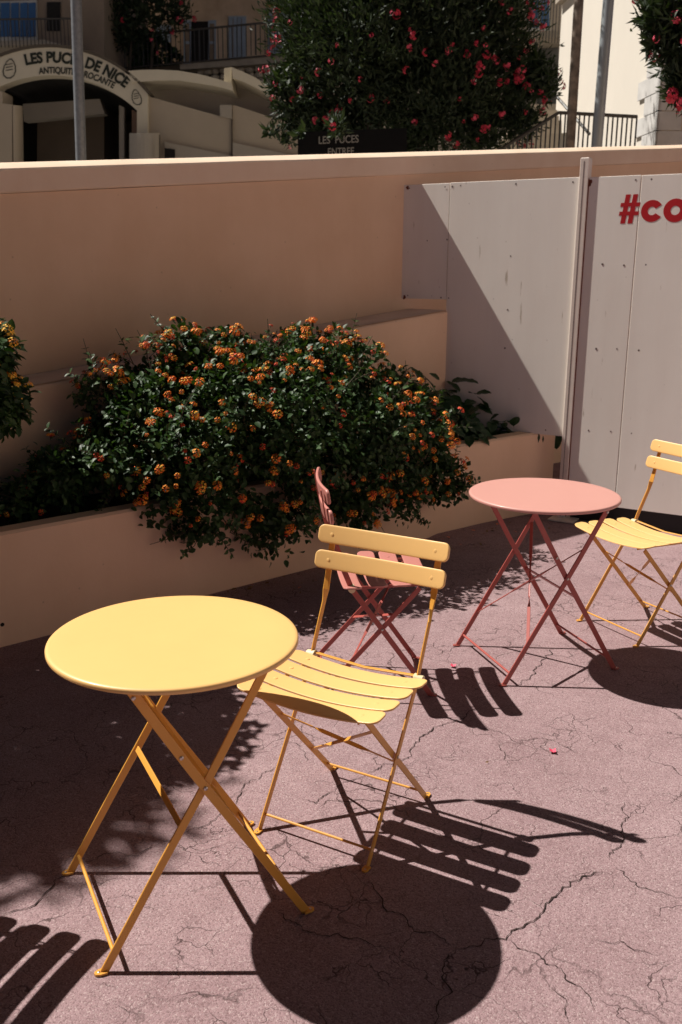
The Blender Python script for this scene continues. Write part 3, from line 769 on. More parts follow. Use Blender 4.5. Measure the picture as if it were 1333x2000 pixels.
heads(shrub, [(PL(t, o, z), Vector((0, -.2, 1))) for t, o, z in ((.10, -.02, 1.41), (.06, .0, 1.40), (.14, .02, 1.30), (.12, .0, 1.22), (.20, .02, 1.10), (.17, .03, 1.0), (.10, .05, 1.34))], ym, rn, (1, 1), (1.0, 1.3))

# street tree outside the left edge: the soft shade on the terrace
tr = thing('street_tree', 'leafy street tree beyond the left edge, throwing soft shade on the terrace', 'tree', (-4.15, 3.35, .9))
b = MB(); b.tube([(-4.15, 3.35, .9), (-4.2, 3.4, 2.4), (-4.25, 3.5, 3.6), (-4.2, 3.4, 4.3)], [.09, .08, .06, .03], 10)
b.tube([(-4.22, 3.45, 3.0), (-4.5, 3.7, 3.8), (-4.6, 3.8, 4.4)], [.05, .035, .02], 8); b.build('trunk', M_bark, tr)
l3 = [(Vector(c), r_) for c, r_ in (((-4.30, 3.42, 4.2), .50), ((-4.75, 3.7, 4.5), .7), ((-3.80, 3.50, 4.3), .17), ((-4.9, 2.9, 4.5), .7), ((-4.15, 3.75, 4.7), .35), ((-5.4, 3.2, 4.7), .9), ((-5.6, 2.2, 4.6), 1.0), ((-4.9, 1.7, 4.6), .6), ((-5.5, 4.2, 4.5), .8), ((-5.4, .6, 4.6), 1.1), ((-6, -.8, 4.6), 1.2), ((-6.6, 1.8, 4.7), 1.1))]
items = [(p, d+rdir(rn)*.8, Vector((0, 0, 1))+rdir(rn)*.5, .08*rn.uniform(.7, 1.2), .04) for p, d in lobe_points(l3, 40000, rn, .3, 4, lambda p: True, (.1, 1.15), .5)]
foliage('crown', items, M_leaf2, tr)

# dry leaves and florets blown against the foot of the planter
V_, F_, I_ = [], [], []
for k in range(150):
    t = rn.uniform(.2, 3.4); o = .02+abs(rn.gauss(0, .16)); p = PL(t, o, .006); a = rn.uniform(0, 6.28); L = rn.uniform(.006, .020)
    if k > 144: p = Vector((rn.uniform(-.9, 1.8), rn.uniform(1.7, 5), .006)); L *= .6
    u = Vector((math.cos(a), math.sin(a), rn.uniform(-.1, .35)))*L; v = Vector((-math.sin(a), math.cos(a), rn.uniform(-.1, .3)))*L*.45; k_ = len(V_)
    V_ += [tuple(p-u), tuple(p+v*.9+Vector((0, 0, .002))), tuple(p+u), tuple(p-v)]; F_.append((k_, k_+1, k_+2, k_+3)); I_.append(0 if rn.random() < .75 else 1)
ms = bpy.data.meshes.new('leaf_litter'); ms.from_pydata(V_, [], F_); ms.materials.append(M_litter); ms.materials.append(M_petal_o); ms.polygons.foreach_set('material_index', I_)
tag(link('leaf_litter', ms), 'dry leaves and orange florets scattered along the foot of the planter', kind='stuff')
# fallen petals
for x, y in ((.7204, 2.8663), (.4633, 3.568)):
    b = MB()
    for k in range(4):
        a = k*1.5+x; c = Vector((x+.006*math.cos(a), y+.006*math.sin(a), .006)); u = Vector((math.cos(a), math.sin(a), .5))*.011; v = Vector((-math.sin(a), math.cos(a), .1))*.007
        b.quad(c-u, c+v, c+u, c-v)
    o = b.build('fallen_blossom', M_bloss2); tag(o, 'tiny pink blossom fallen on the asphalt '+('right of the yellow chair' if x > .6 else 'beside the pink chair'), 'blossom', 'fallen blossoms')
# ------------------------------------------------------------------ the street beyond the wall
def pp(b, px, Y, depth, mi=0): b.prism([W(x, y, Y) for x, y in px], (0, depth, 0), mi)
def strip(b, A, B_, Y, depth, mi=0):
    """a band between two pixel polylines of equal length"""
    for i in range(len(A)-1): pp(b, [A[i], A[i+1], B_[i+1], B_[i]], Y, depth, mi)
def arc(cx, cy, r_, a0, a1, n): return [(cx+r_*math.sin(R(a0+(a1-a0)*i/n)), cy-r_*math.cos(R(a0+(a1-a0)*i/n))) for i in range(n+1)]
M_mk = mat('market_render', (.46, .38, .29), .8, .12, 1.2, .3, 8)
M_mk2 = mat('market_render_shed', (.40, .35, .29), .8, .12, 1.2)
M_fas = mat('fascia_cream', (.66, .59, .46), .7, .08, 2)
M_dark = mat('unlit_interior', (.012, .010, .009), .9)
M_txt = mat('sign_green_black', (.018, .022, .012), .6)
M_apt = mat('apartment_render', (.78, .60, .43), .85, .35, .7, .3, 5, color2=(.40, .28, .18))
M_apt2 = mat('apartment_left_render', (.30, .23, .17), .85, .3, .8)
M_shut = mat('shutter_blue', (.34, .42, .52), .6, .2, 4)
M_skyglass = mat('sky_reflection_glass', (.05, .12, .26), .08, spec=.8)  # blue of the reflected sky is put into the glass colour
M_frame = mat('window_frame', (.45, .45, .43), .6)
M_rail = mat('rail_metal', (.055, .05, .045), .5, .2, 20)
M_stone = mat('rubble_stone', (.66, .57, .45), .9, .35, 3, .6, 14)
M_mort = mat('mortar', (.10, .08, .06), .95)
M_lit = mat('pale_facade', (.68, .625, .55), .8, .07, .8, .2, 10)
M_quoin = mat('quoin_stone', (.62, .60, .58), .85, .25, 4, .8, 16)
M_step = mat('stair_stone', (.42, .36, .29), .9, .3, 5, .5, 14)
M_galv = mat('galvanised_steel', (.30, .31, .32), .45, .35, 25, metal=.35)
M_wood = mat('weathered_pole', (.36, .29, .23), .85, .75, 9, .5, 30)
M_paintpole = mat('grey_painted_steel', (.33, .36, .38), .4, .12, 8, metal=.2)
M_signw = mat('sign_lettering', (.26, .25, .23), .6)

def text_mesh(body, size, bold=.0):
    cu = bpy.data.curves.new('lettering', 'FONT'); cu.body = body; cu.size = size; cu.offset = bold; cu.extrude = 0; cu.resolution_u = 4
    o = bpy.data.objects.new('lettering', cu); C.objects.link(o); bpy.context.view_layer.update()
    me = bpy.data.meshes.new_from_object(o.evaluated_get(bpy.context.evaluated_depsgraph_get()))
    bpy.data.objects.remove(o); bpy.data.curves.remove(cu)
    v = [tuple(x.co) for x in me.vertices]; f = [tuple(p.vertices) for p in me.polygons]
    return v, f
def text_on(body, f_uv, M, parent, name, bold=.02, Y=20, gap=.012):
    """f_uv maps (0..1 along the line, cap heights up) to the sign's face"""
    v, f = text_mesh(body, 1, bold)
    x0, x1 = min(a[0] for a in v), max(a[0] for a in v)
    capv, _ = text_mesh('E', 1, bold); ch = max(a[1] for a in capv)
    par = list(range(len(v)))
    def root(i):
        while par[i] != i: par[i] = par[par[i]]; i = par[i]
        return i
    for q in f:
        for i in q[1:]: par[root(i)] = root(q[0])
    comp = {}
    for i in range(len(v)): comp.setdefault(root(i), []).append(i)
    groups = sorted(([min(v[i][0] for i in c), max(v[i][0] for i in c), set(c)] for c in comp.values()), key=lambda g: g[0])
    merged = []
    for g in groups:           # an accent belongs to its letter
        if merged and g[0] < merged[-1][1]-.01 and g[1] < merged[-1][1]+.01: merged[-1][2] |= g[2]
        else: merged.append(g)
    for g in merged:
        idx = {i: k for k, i in enumerate(sorted(g[2]))}
        me = bpy.data.meshes.new('letter')
        me.from_pydata([tuple(W(*f_uv((v[i][0]-x0)/(x1-x0), v[i][1]/ch), Y-gap)) for i in sorted(g[2])], [], [tuple(idx[i] for i in q) for q in f if q[0] in g[2]])
        me.materials.append(M); link('letter', me, parent)

YM = 20
mk = thing('market_hall', 'low pale market hall with an arched sign over a dark entrance', 'building', W(150, 330, YM))
b = MB()
out = [(-14, 125)]+arc(95, 342, 251, -21, 50.5, 20); inn = [(-14, 183)]+arc(100, 386, 239, -24.5, 44.8, 20)
strip(b, out, inn, YM, .35); pp(b, [(268, 216), (289, 182), (289, 262), (289, 330), (268, 330)], YM, .35)
b.build('arch_fascia', M_fas, mk, smooth=False)
b = MB(); o2_ = arc(95, 342, 256, -28, 51, 20); o1_ = arc(95, 342, 250.5, -28, 51, 20); strip(b, o2_, o1_, YM-.05, .45); b.build('arch_trim', M_mort, mk, smooth=False)
# deep unlit passage
b = MB(); ya, yb = YM+.3, YM+9
P1 = [(-40, 330), (-40, 150)]+arc(100, 386, 241, -24, 44.8, 10)+[(270, 330)]
front = [W(x, y, ya) for x, y in P1]; back = [p+Vector((0, 9, 0)) for p in front]
for i in range(len(P1)-1): b.quad(front[i], front[i+1], back[i+1], back[i])
b.quad(*back); b.build('passage', M_dark, mk, smooth=False)
b = MB(); pp(b, [(45, 203), (195, 193), (205, 222), (47, 237)], YM+1.5, .3); b.build('awning', M_mk2, mk, smooth=False)
b = MB(); pp(b, [(233, 205), (243, 210), (243, 330), (233, 330)], YM+1.0, .2); b.build('inner_post', M_mk2, mk, smooth=False)
b = MB(); pp(b, [(258, 214), (268, 220), (268, 330), (258, 330)], YM+.2, .3); b.build('door_jamb', mat('door_brown', (.14, .08, .05), .7), mk, smooth=False)
b = MB(); pp(b, [(-20, 178), (5, 178), (5, 202), (24, 204), (24, 330), (-20, 330)], YM-.1, .6); b.build('wall', M_mk, mk, smooth=False)
b = MB(); pts_ = [(25+20*math.sin(R(a)), 1-math.cos(R(a))) for a in range(0, 100, 10)]
for i in range(len(pts_)-1):
    (xa, da), (xb, db) = pts_[i], pts_[i+1]
    b.quad(W(xa, 205+i*.3, YM-.1+da*.5), W(xb, 205+i*.3+.3, YM-.1+db*.5), W(xb+2, 330, YM-.1+db*.5), W(xa+2, 330, YM-.1+da*.5))
b.build('rounded_pier', M_mk, mk, ang=60)
b = MB(); n = 12
for i in range(n):
    a, c = math.pi*i/n, math.pi*(i+1)/n
    xa, xb = 283-30*math.cos(a), 283-30*math.cos(c)
    b.quad(W(xa, 260, YM-.2-.3*math.sin(a)), W(xb, 260, YM-.2-.3*math.sin(c)), W(xb, 330, YM-.2-.3*math.sin(c)), W(xa, 330, YM-.2-.3*math.sin(a)))
b.quad(*[W(283-30*math.cos(math.pi*i/n), 260, YM-.2-.3*math.sin(math.pi*i/n)) for i in range(n+1)])
b.build('round_turret', M_mk2, mk, ang=60)
b = MB(); pp(b, [(311, 263), (312.5, 263), (312.5, 330), (311, 330)], YM-.55, .05); b.build('downpipe', M_mort, mk, smooth=False)
b = MB(); pp(b, [(289, 188), (452, 233), (452, 330), (289, 330)], YM+.1, .4); pp(b, [(455, 206), (460, 206), (590, 248), (590, 330), (455, 330)], YM+.12, .4); b.build('side_wall', M_mk, mk, smooth=False)
b = MB(); pp(b, [(322, 277), (452, 304), (452, 330), (322, 330)], YM, .1); pp(b, [(455, 278), (585, 306), (585, 330), (455, 330)], YM+.02, .1); b.build('plinth', M_mk2, mk, smooth=False)
b = MB(); pp(b, [(322, 289), (342, 292), (342, 330), (322, 330)], YM-.03, .03); b.build('vent_opening', M_dark, mk, smooth=False)
b = MB(); pp(b, [(452.3, 233), (454.3, 233), (454.3, 330), (452.3, 330)], YM+.05, .1); b.build('gutter_pipe', M_mort, mk, smooth=False)
b = MB(); pp(b, [(430, 205), (453, 205), (453, 232), (430, 227)], YM+.05, .5); b.build('parapet_return', M_mk2, mk, smooth=False)
b = MB()
strip(b, [(243, 139), (275, 136.5), (310, 136), (350, 138), (390, 145), (425, 154), (453, 163)], [(258, 161), (280, 159), (310, 157), (350, 157), (390, 163), (425, 169), (455, 177)], YM-.05, 1.2)
b.build('roof_band', M_fas, mk, smooth=False)
b = MB(); strip(b, [(453, 131), (475, 140), (500, 152), (530, 170), (560, 190), (590, 212)], [(455, 152), (475, 159), (500, 171), (530, 188), (560, 207), (590, 230)], YM-.03, 1.2)
pp(b, [(438, 133), (453, 131), (453, 164), (438, 158)], YM+.1, 1); b.build('roof_band', M_fas, mk, smooth=False)
b = MB(); pp(b, [(258, 158), (350, 156), (455, 175), (455, 238), (289, 190)], YM+.9, .2); pp(b, [(455, 150), (590, 228), (590, 260), (455, 215)], YM+.92, .2); b.build('shed_wall', M_mk2, mk, smooth=False)
def arch_text(cx, cy, r_, a0, a1, cap):
    def f(u, v):
        a = R(a0+(a1-a0)*u); rr_ = r_+cap*v; return (cx+rr_*math.sin(a), cy-rr_*math.cos(a))
    return f
text_on('LES PUCES DE NICE', arch_text(100, 354.5, 233, -12.2, 38.3, 21), M_txt, mk, 'sign_lettering', .045, YM)
text_on('ANTIQUITÉS BROCANTE', arch_text(105, 385, 242, -6.8, 28.7, 12.5), M_txt, mk, 'sign_lettering', .03, YM)
for cx_, cy_, rx, ry, tl in ((19, 134, 12, 19, .1), (267, 190, 9, 15, -.2)):   # line-drawn emblems at both ends
    b = MB(); q = []
    for i in range(25):
        a = 6.283*i/24; k = 1+.07*(i % 2)
        q.append((cx_+rx*k*math.sin(a)*(1-.25*math.cos(a+3.14)*-1)+tl*ry*math.cos(a), cy_-ry*k*math.cos(a)))
    strip(b, q, [(cx_+(x-cx_)*.86, cy_+(y-cy_)*.90) for x, y in q], YM-.012, .004)
    for k in (-.45, -.15, .15):
        pp(b, [(cx_-rx*.6, cy_+ry*k), (cx_+rx*.5, cy_+ry*(k-.12)), (cx_+rx*.5, cy_+ry*(k-.04)), (cx_-rx*.6, cy_+ry*(k+.08))], YM-.012, .004)
    b.build('emblem', M_txt, mk, smooth=False)

# raised apartments and their terrace wall
YA = 30
ap = thing('apartment_house', 'tan apartment house with blue-grey shutters above the market hall', 'building', W(420, 330, YA))
b = MB(); pp(b, [(205, -900), (640, -900), (640, 330), (205, 330)], YA, 6); b.build('wall', M_apt, ap, smooth=False)
def shutterset(x0, y0, x1, y1, openleaf=False):
    w_ = (x1-x0)
    fr = MB(); pp(fr, [(x0-2, y0-2), (x1+2, y0-2.4), (x1+2, y1), (x0-2, y1)], YA-.02, .02); o = fr.build('window', M_dark if openleaf else M_frame, ap, smooth=False)
    if openleaf:
        for xa, xb in ((x0-17, x0-3), (x1+1, x1+16)):
            s_ = MB(); pp(s_, [(xa, y0-4), (xb, y0-5), (xb, y1+2), (xa, y1+2)], YA-.12, .06); s_.build('shutter', M_shut, o, smooth=False)
            for k in range(2):
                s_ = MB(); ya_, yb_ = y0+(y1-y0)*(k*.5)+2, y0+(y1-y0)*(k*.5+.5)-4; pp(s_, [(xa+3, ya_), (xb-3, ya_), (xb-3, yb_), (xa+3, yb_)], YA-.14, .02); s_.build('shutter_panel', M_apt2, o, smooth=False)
    else:
        for xa, xb in ((x0, x0+w_/2-.7), (x0+w_/2+.7, x1)):
            s_ = MB(); pp(s_, [(xa, y0), (xb, y0-.4), (xb, y1), (xa, y1)], YA-.10, .06); s_.build('shutter', M_shut, o, smooth=False)
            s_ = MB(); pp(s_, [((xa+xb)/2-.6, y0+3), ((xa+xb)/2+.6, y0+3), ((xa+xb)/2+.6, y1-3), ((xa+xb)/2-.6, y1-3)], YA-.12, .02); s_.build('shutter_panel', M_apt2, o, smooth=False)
shutterset(305, 50, 333, 82); shutterset(376, 44, 406, 124, True); shutterset(448, 33, 480, 115); shutterset(525, 24, 557, 108)
b = MB(); pp(b, [(516, 16), (560, 12), (563, 20), (518, 24)], YA-.2, .2); b.build('lintel', M_step, ap, smooth=False)
b = MB(); pp(b, [(530, -3), (575, -4), (575, 5), (530, 6)], YA-.15, .15); b.build('window_sill', M_step, ap, smooth=False)
def ledge_y(x): return 137-(x-250)*.098
YT = 26
tw_ = thing('terrace_wall', 'rubble stone terrace wall under the iron railing', 'wall', W(480, 330, YT))
b = MB(); pp(b, [(150, 146), (640, 98), (640, 330), (150, 330)], YT+.15, 1); b.build('wall_core', M_mort, tw_, smooth=False)
b = MB(); pp(b, [(352, 126), (640, 96), (640, 112), (500, 126), (352, 136)], YT-.25, .6); b.build('coping', M_step, tw_, smooth=False)
rs = random.Random(21)
def stone_mesh(seed):
    r_ = random.Random(seed); me = bmesh.new(); bmesh.ops.create_icosphere(me, subdivisions=2, radius=.5)
    for v in me.verts:
        n_ = noise.noise(v.co*2.3+Vector((seed, 0, 0))); v.co *= 1+.35*n_; v.co.x *= 1; 
        v.co = Vector((max(-.46, min(.46, v.co.x)), v.co.y, max(-.44, min(.44, v.co.z))))
    m_ = bpy.data.meshes.new('stone'); me.to_mesh(m_); me.free(); m_.materials.append(M_stone); return m_
SM = [stone_mesh(k) for k in range(5)]
y = 118
for row in range(6):
    x = 380+row*6
    while x < 600:
        w_ = rs.uniform(11, 19); h_ = 14
        cy = 121+row*13.5-(x-490)*.06
        if cy > 103:
            p = W(x+w_/2, cy, YT+.12); k = YT/F_PX*1.0
            link('stone', rs.choice(SM), tw_, p, (rs.uniform(-.2, .2), rs.uniform(-.3, .3), rs.uniform(-.2, .2)), (w_*k*1.02, .30, 13.2*k*1.02))
        x += w_
rl = thing('iron_railing', 'dark iron railing along the terrace above the market hall', 'railing', W(400, 140, YT))
def top_y(x): return 79-(x-165)*.098
b = MB(); b.tube([W(120, top_y(120), YT-.3), W(640, top_y(640), YT-.3)], .025, 6); b.build('handrail', M_rail, rl)
b = MB(); b.tube([W(120, top_y(120)+60, YT-.3), W(640, top_y(640)+66, YT-.3)], .02, 6); b.build('bottom_rail', M_rail, rl)
x = 122; i = 0
pm = None
while x < 610:
    a, c = W(x, top_y(x), YT-.3), W(x-.3, top_y(x)+61, YT-.3)
    if pm is None:
        b = MB(); b.tube([(0, 0, 0), (0, 0, -1)], .012, 5); pm = b.mesh('baluster', M_rail)
    th = 1.9 if i % 12 == 5 else 1
    o = link('baluster', pm, rl, a, (0, 0, 0), (th, th, (a-c).length)); x += 9.2; i += 1

# house on the left with a glazed balcony door
YL = 24
lh = thing('left_house', 'shaded house with a balcony window in reflected-sky blue at the far left', 'building', W(60, 330, YL))
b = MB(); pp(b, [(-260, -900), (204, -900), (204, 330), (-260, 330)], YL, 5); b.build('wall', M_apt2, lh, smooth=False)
b = MB(); pp(b, [(-14, 3), (72, 0), (73, 78), (-14, 80)], YL-.06, .05); wf = b.build('window', M_frame, lh, smooth=False)
for x0 in (-10, 2, 22, 40, 56):
    x1 = {-10: 0, 2: 19, 22: 37, 40: 54, 56: 70}[x0]
    b = MB(); pp(b, [(x0, 6), (x1, 5), (x1, 71), (x0, 72)], YL-.09, .02); b.build('pane', M_skyglass, wf, smooth=False)
b = MB(); pp(b, [(92, 4), (118, 4), (118, 60), (92, 60)], YL-.05, .04); b.build('window', M_dark, lh, smooth=False)
b = MB(); pp(b, [(-20, 80), (85, 77), (140, 92), (140, 100), (85, 86), (-20, 90)], YL-.8, .8); b.build('balcony_slab', M_mk2, lh, smooth=False)
b = MB(); b.tube([W(-20, 38, YL-.9), W(150, 36, YL-.9)], .02, 6); b.build('handrail', M_rail, lh)
bm_ = None
for k in range(22):
    a = W(-16+k*7.4, 38-k*.1, YL-.9)
    if bm_ is None: b = MB(); b.tube([(0, 0, 0), (0, 0, -.58)], .010, 5); bm_ = b.mesh('baluster', M_rail)
    link('baluster', bm_, lh, a, (0, 0, 0))

# back house between the crown and the pale facade
YB = 19
bh_ = thing('stone_house', 'shaded stone house with a blue shuttered window behind the oleander', 'building', W(1000, 330, YB))
b = MB(); pp(b, [(640, -22), (1150, -22), (1150, 330), (640, 330)], YB, 5); b.build('wall', mat('stone_house_render', (.40, .34, .28), .85, .2, 1.5, .3, 8), bh_, smooth=False)
b = MB(); pp(b, [(1031, -12), (1076, -12), (1076, 60), (1031, 60)], YB-.05, .04); wf = b.build('window', M_frame, bh_, smooth=False)
M_bshut = mat('window_blue', (.03, .10, .24), .25, .2, 6)
for x0, x1 in ((1035, 1053), (1057, 1073)):
    b = MB(); pp(b, [(x0, -10), (x1, -10), (x1, 54), (x0, 54)], YB-.08, .02); b.build('pane', M_bshut, wf, smooth=False)
b = MB(); pp(b, [(1005, 62), (1100, 59), (1100, 72), (1005, 76)], YB-.6, .6); pp(b, [(1012, 76), (1100, 72), (1100, 83), (1012, 87)], YB-.4, .4); b.build('balcony_slab', M_step, bh_, smooth=False)
bm2 = None
for k in range(11):
    a = W(1036+k*6, -20, YB-.65)
    if bm2 is None: b = MB(); b.tube([(0, 0, 0), (0, 0, -.86)], .008, 5); bm2 = b.mesh('baluster', M_rail)
    link('baluster', bm2, bh_, a, (0, 0, 0))
b = MB(); pp(b, [(1050, 95), (1092, 93), (1090, 203), (1050, 205)], YB-.03, .03); b.build('doorway', mat('grey_door', (.10, .095, .09), .7), bh_, smooth=False)

# outside stair
st = thing('outside_stair', 'worn stone stair climbing beside the pale facade', 'stair', W(1050, 300, 16.5))
for k in range(9):
    y0 = 204+k*11.5; Y = 18.2-k*.30
    b = MB(); pp(b, [(1028-k*9, y0), (1092, y0-1), (1092, y0+14), (1028-k*9, y0+15)], Y, .4); b.build('step', M_step, st, smooth=False)

# pale sunlit facade running away from us, with quoins on its near corner
fx = W(1268, 200, 13.0); 
fc = thing('pale_house', 'pale sunlit house wall with grey stone quoins at its corner', 'building', (fx.x, 13, 1))
zlo, zhi = 1.2, 14
farp = W(1086, 200, 1); far_dir = Vector((farp.x/farp.y, 1, 0))
A = Vector((fx.x, 13.0, 0)); Bp = Vector((W(1087, 200, 18).x, 18.0, 0))
A.x = (1268-666.5)/F_PX*13.0*.985-.14
e_ = (Bp-A)
b = MB()
b.prism([A+Vector((0, 0, zlo)), Bp+Vector((0, 0, zlo)), Bp+Vector((0, 0, zhi)), A+Vector((0, 0, zhi))], (4, 1.0, 0)); b.build('wall', M_lit, fc, smooth=False)
nrm = Vector((-e_.y, e_.x, 0)).normalized()
b = MB(); zc = W(1096, 6, 17.9).z; b.obox(Bp+nrm*0+Vector((0, 0, zc)), -e_*.25, nrm*.12, (0, 0, .12)); b.build('string_course', M_step, fc, smooth=False)
ed = e_.normalized(); px_m = 13/F_PX
zt = W(1275, 100, 13).z; hq = 33.2*px_m
for k in range(9):
    L = .42 if k % 2 else .27
    z0 = zt-(k+1)*hq
    if k < 1: z0 = zt-hq
    b = MB(); c = A+Vector((0, 0, z0+.004))-ed*.04+nrm*.035
    gx = .012
    b.obox(c, ed*L*1.9, -nrm*.03-ed*.0+Vector((0, 0, 0)), (0, 0, hq-.012)); 
    b.obox(A+Vector((0, 0, z0+.004))-ed*.04-nrm*.0+nrm*.035, -nrm*(.32 if k % 2 else .48)+Vector((0, -.0, 0)), ed*.10, (0, 0, hq-.012))
    o = b.build('quoin', M_quoin, fc, smooth=False)
b = MB(); b.obox(A+nrm*-.03-ed*.02+Vector((0, 0, 1.2)), -nrm*3.5, ed*.5, (0, 0, zt-1.25+.0)); b.build('side_wall', M_stone, fc, smooth=False)
b = MB(); b.obox(A+nrm*-.45-ed*.035+Vector((0, 0, 1.2)), -nrm*1.2, ed*.01, (0, 0, W(1300, 258, 13).z-1.2)); b.build('cellar_opening', M_dark, fc, smooth=False)

# stair railing
sr = thing('stair_railing', 'black stair railing in front of the pale facade', 'railing', W(1170, 300, 12.6))
YS = 12.6
hp_ = [(965, 300), (1092, 220), (1245, 228)]
b = MB(); b.tube([W(*q, YS) for q in hp_], .022, 6); b.build('handrail', M_rail, sr)
bm3 = MB(); bm3.tube([(0, 0, 0), (0, 0, -1.0)], .011, 5); bm3 = bm3.mesh('baluster', M_rail)
x = 975
while x < 1246:
    y = 300-(x-965)*80/127 if x < 1092 else 220+(x-1092)*8/153
    link('baluster', bm3, sr, W(x, y, YS), (0, 0, 0)); x += 9.3
b = MB(); b.tube([W(1089, 190, 14.2), W(1152, 262, 13.4)], .02, 6); o = b.build('wall_handrail', M_rail, sr)

# poles
def pole(name, label, M, pts, Y, r_, extra=None):
    t = thing(name, label, 'pole', W(*pts[-1], Y))
    P = [W(x, y, Y) for x, y in pts]; top, bot = P[0], P[-1]; dn = (bot-top).normalized()
    bot = bot+dn*1.3
    b = MB(); n = 24; q = [top.lerp(bot, i/n) for i in range(n+1)]
    b.tube([top-dn*5]+q, [r_*.9]+[r_]*(n+1), 16); b.build('shaft', M, t)
    b = MB(); b.tube([bot-dn*.25, bot], [r_*1.25, r_*1.35], 16); b.build('base_collar', M, t); return t
pole('lamp_post', 'galvanised lamp post crossing the arched market sign', M_galv, [(149, 0), (159, 315)], 11, .058)
pole('lamp_post', 'smooth grey lamp post before the pale facade', M_paintpole, [(1189, 0), (1166, 285)], 11.5, .062)
pole('timber_pole', 'weathered brown pole with peeling paint left of the grey lamp post', M_wood, [(1131, 0), (1114, 285)], 11.8, .056)

# black entrance sign
sg = thing('entrance_sign', 'black entrance sign with faint white letters under the oleander', 'sign', W(690, 320, 11.5))
b = MB(); pp(b, [(582, 258), (795, 250), (795, 330), (582, 330)], 11.5, .08); b.build('board', mat('black_board', (.008, .008, .009), .9, spec=.15), sg, smooth=False)
text_on('LES  PUCES', lambda u, v: (623+78*u, 281-3*u-14.5*v), M_signw, sg, 'sign_lettering', .012, 11.5)
text_on('ENTREE', lambda u, v: (641+51*u, 303-2*u-13.5*v), M_signw, sg, 'sign_lettering', .012, 11.5)

# oleanders
def blossom_mesh(seed, M):
    r_ = random.Random(seed); b = MB()
    for k in range(6):
        c = rdir(r_)*.045; nn = (c.normalized()+Vector((0, -.4, .2))).normalized(); x = nn.orthogonal().normalized(); y = nn.cross(x)
        for i in range(5):
            a = i*1.2566; d = x*math.cos(a)+y*math.sin(a); s_ = x*math.cos(a+1.57)+y*math.sin(a+1.57)
            b.quad(c, c+d*.018+s_*.011+nn*.006, c+d*.032+nn*.002, c+d*.018-s_*.011+nn*.006, mi=k % 2)
    return b.mesh('blossom', [M, M_bloss2 if seed % 2 else M], smooth=False)
BM_ = [blossom_mesh(k, M_bloss) for k in range(4)]
def oleander(name, label, Y, L, nleaf, nfl, stems, seed, leafL=.11, bs=1.0, group='oleanders along the street'):
    r_ = random.Random(seed); k = Y/F_PX
    t = thing(name, label, 'tree', W(L[0][0], 330, Y), group)
    lobes = [(W(x, y, Y+dy), rad*k) for x, y, rad, dy in L]
    P = lobe_points(lobes, nleaf, r_, .45, 6, lambda p: True, (.2, 1.15), .72)
    items = []
    for p, d in P:
        if noise.noise(p*1.9+Vector((seed, 0, 0))) < -.36: continue
        g = (d*.7+rdir(r_)*.6+Vector((0, 0, .5))).normalized(); zz = r_.uniform(.6, 1.2)
        items.append((p, g, rdir(r_)+d*.6, leafL*zz, leafL*.24))
    for p, d in lobe_points(lobes, nleaf//6, r_, .1, 4, lambda p: True, (.02, .6), .3): items.append((p, rdir(r_), rdir(r_), leafL*1.5, leafL*.6))
    foliage('foliage', items, M_oleaf, t, True)
    b = MB()
    for (x0, y0), (x1, y1) in stems:
        a, c = W(x0, y0, Y), W(x1, y1, Y); a.z -= .8; mid = a.lerp(c, .5)+rdir(r_)*.08
        b.tube([a, mid, c], [.06, .045, .02], 7)
    b.build('trunk', M_bark, t)
    o = [(p, d) for p, d in P if d.y < .35 and not any((p-c).length < rr_*.86 for c, rr_ in lobes)]
    r_.shuffle(o); seeds_ = []
    for p, d in o:
        if noise.noise(p*1.4+Vector((0, seed, 3))) > -.05 or r_.random() < .25: seeds_.append((p, d))
        if len(seeds_) >= nfl: break
    for p, d in seeds_:
        q = (d+rdir(r_)*.5).normalized()
        link('blossom', r_.choice(BM_), t, p+d*.05+Vector((0, -.03, 0)), q.to_track_quat('Z', 'Y').to_euler(), r_.uniform(.6, 1.45)*bs)
    return t
oleander('oleander_tree', 'large dark oleander tree with crimson blossom above the wall', 13, [(800, 40, 190, 0), (700, 60, 140, -.2), (900, 80, 130, 0), (640, 110, 100, 0), (860, 180, 120, -.2), (740, 180, 100, .1), (960, 40, 75, 0), (620, 30, 85, .1), (1035, 160, 42, 0), (985, 215, 60, 0), (575, 145, 42, 0), (600, 215, 50, 0), (560, 205, 25, 0), (640, 250, 45, 0), (930, 245, 60, 0), (1010, 120, 40, .1), (1050, 120, 22, 0), (800, -110, 200, 0), (820, 255, 60, .1), (700, 235, 50, .2), (655, 246, 16, -2.2), (590, 262, 14, -2.2), (545, 160, 26, 0), (1060, 165, 30, 0), (1015, 235, 40, 0), (530, 255, 12, 0), (565, 262, 16, 0)], 80000, 290, [((760, 300), (700, 120)), ((770, 300), (790, 80)), ((785, 300), (860, 120)), ((775, 300), (820, 190)), ((750, 300), (740, 190))], 31, .105, .66)
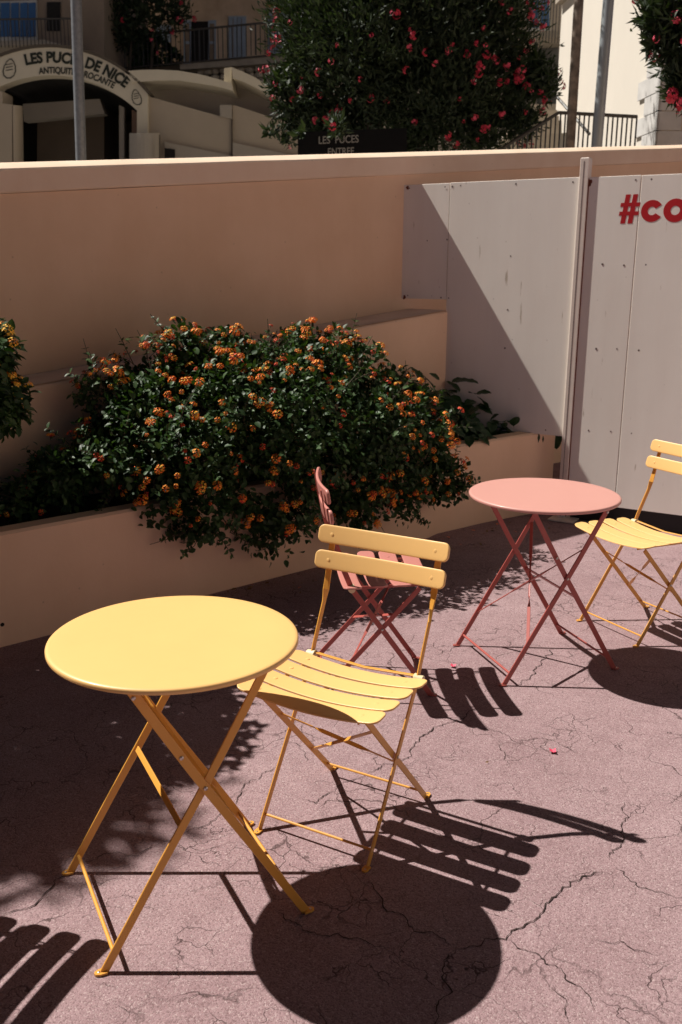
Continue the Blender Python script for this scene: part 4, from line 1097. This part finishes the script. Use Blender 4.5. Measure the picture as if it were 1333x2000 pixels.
oleander('oleander_tree', 'bright pink oleander branch hanging in at the top right corner', 9.0, [(1345, 20, 62, 0), (1330, 90, 42, 0), (1350, 160, 38, 0), (1290, 30, 30, 0), (1282, 75, 20, 0), (1400, 60, 90, .1), (1325, 185, 16, 0), (1400, -40, 120, 0), (1440, 150, 60, 0)], 14000, 110, [((1430, 300), (1370, 40)), ((1440, 300), (1420, 60))], 32, .11, .72)
oleander('oleander_tree', 'dim reddish oleander behind the iron railing', 25.2, [(270, 20, 60, 0), (220, 30, 50, 0), (320, 15, 45, 0), (350, 25, 25, 0), (250, 60, 40, 0), (200, 60, 30, 0), (280, -50, 70, 0)], 5000, 14, [((250, 140), (260, 40)), ((280, 140), (300, 30))], 33, .16, 1.2)
hb_ = thing('hedge', 'dark leafy bushes behind the iron railing', 'bush', W(270, 140, 26.2))
l_ = [(W(x, y, 27.0), r_*27.0/F_PX) for x, y, r_ in ((220, 110, 28), (265, 105, 34), (310, 112, 28), (335, 118, 14), (180, 115, 26))]
foliage('foliage', [(p, d+rdir(rn)*.8, Vector((0, 0, 1))+d, .16*rn.uniform(.6, 1.2), .09) for p, d in lobe_points(l_, 3200, rn, .25, 4)], M_leaf2, hb_)

# added building behind the viewpoint, unseen: bounces sunlight onto the wall and boards
cb = thing('bounce_building', 'added unseen cream building behind the viewpoint, bouncing sunlight onto the peach wall', 'building', PL(8, 9.1, 0))
M_bounce = mat('bounce_render', BOUNCE_COL, .85, .05, 1)
def CF(t, back, z): return PL(t, 9+back, z)
b = MB(); b.obox(CF(1.5, 0, 0), DV*14, NV*5, (0, 0, 6.2)); b.build('wall', M_bounce, cb, smooth=False)
for k in range(5):
    b = MB(); b.obox(CF(2.2+k*2.7, -.04, .02), DV*1.3, NV*.045, (0, 0, 2.2)); f_ = b.build('window', M_shut, cb, smooth=False)
    for q in (0, 1): b = MB(); b.obox(CF(2.27+k*2.7+q*.6, -.05, .08), DV*.54, NV*.012, (0, 0, 2.08)); b.build('pane', M_skyglass, f_, smooth=False)
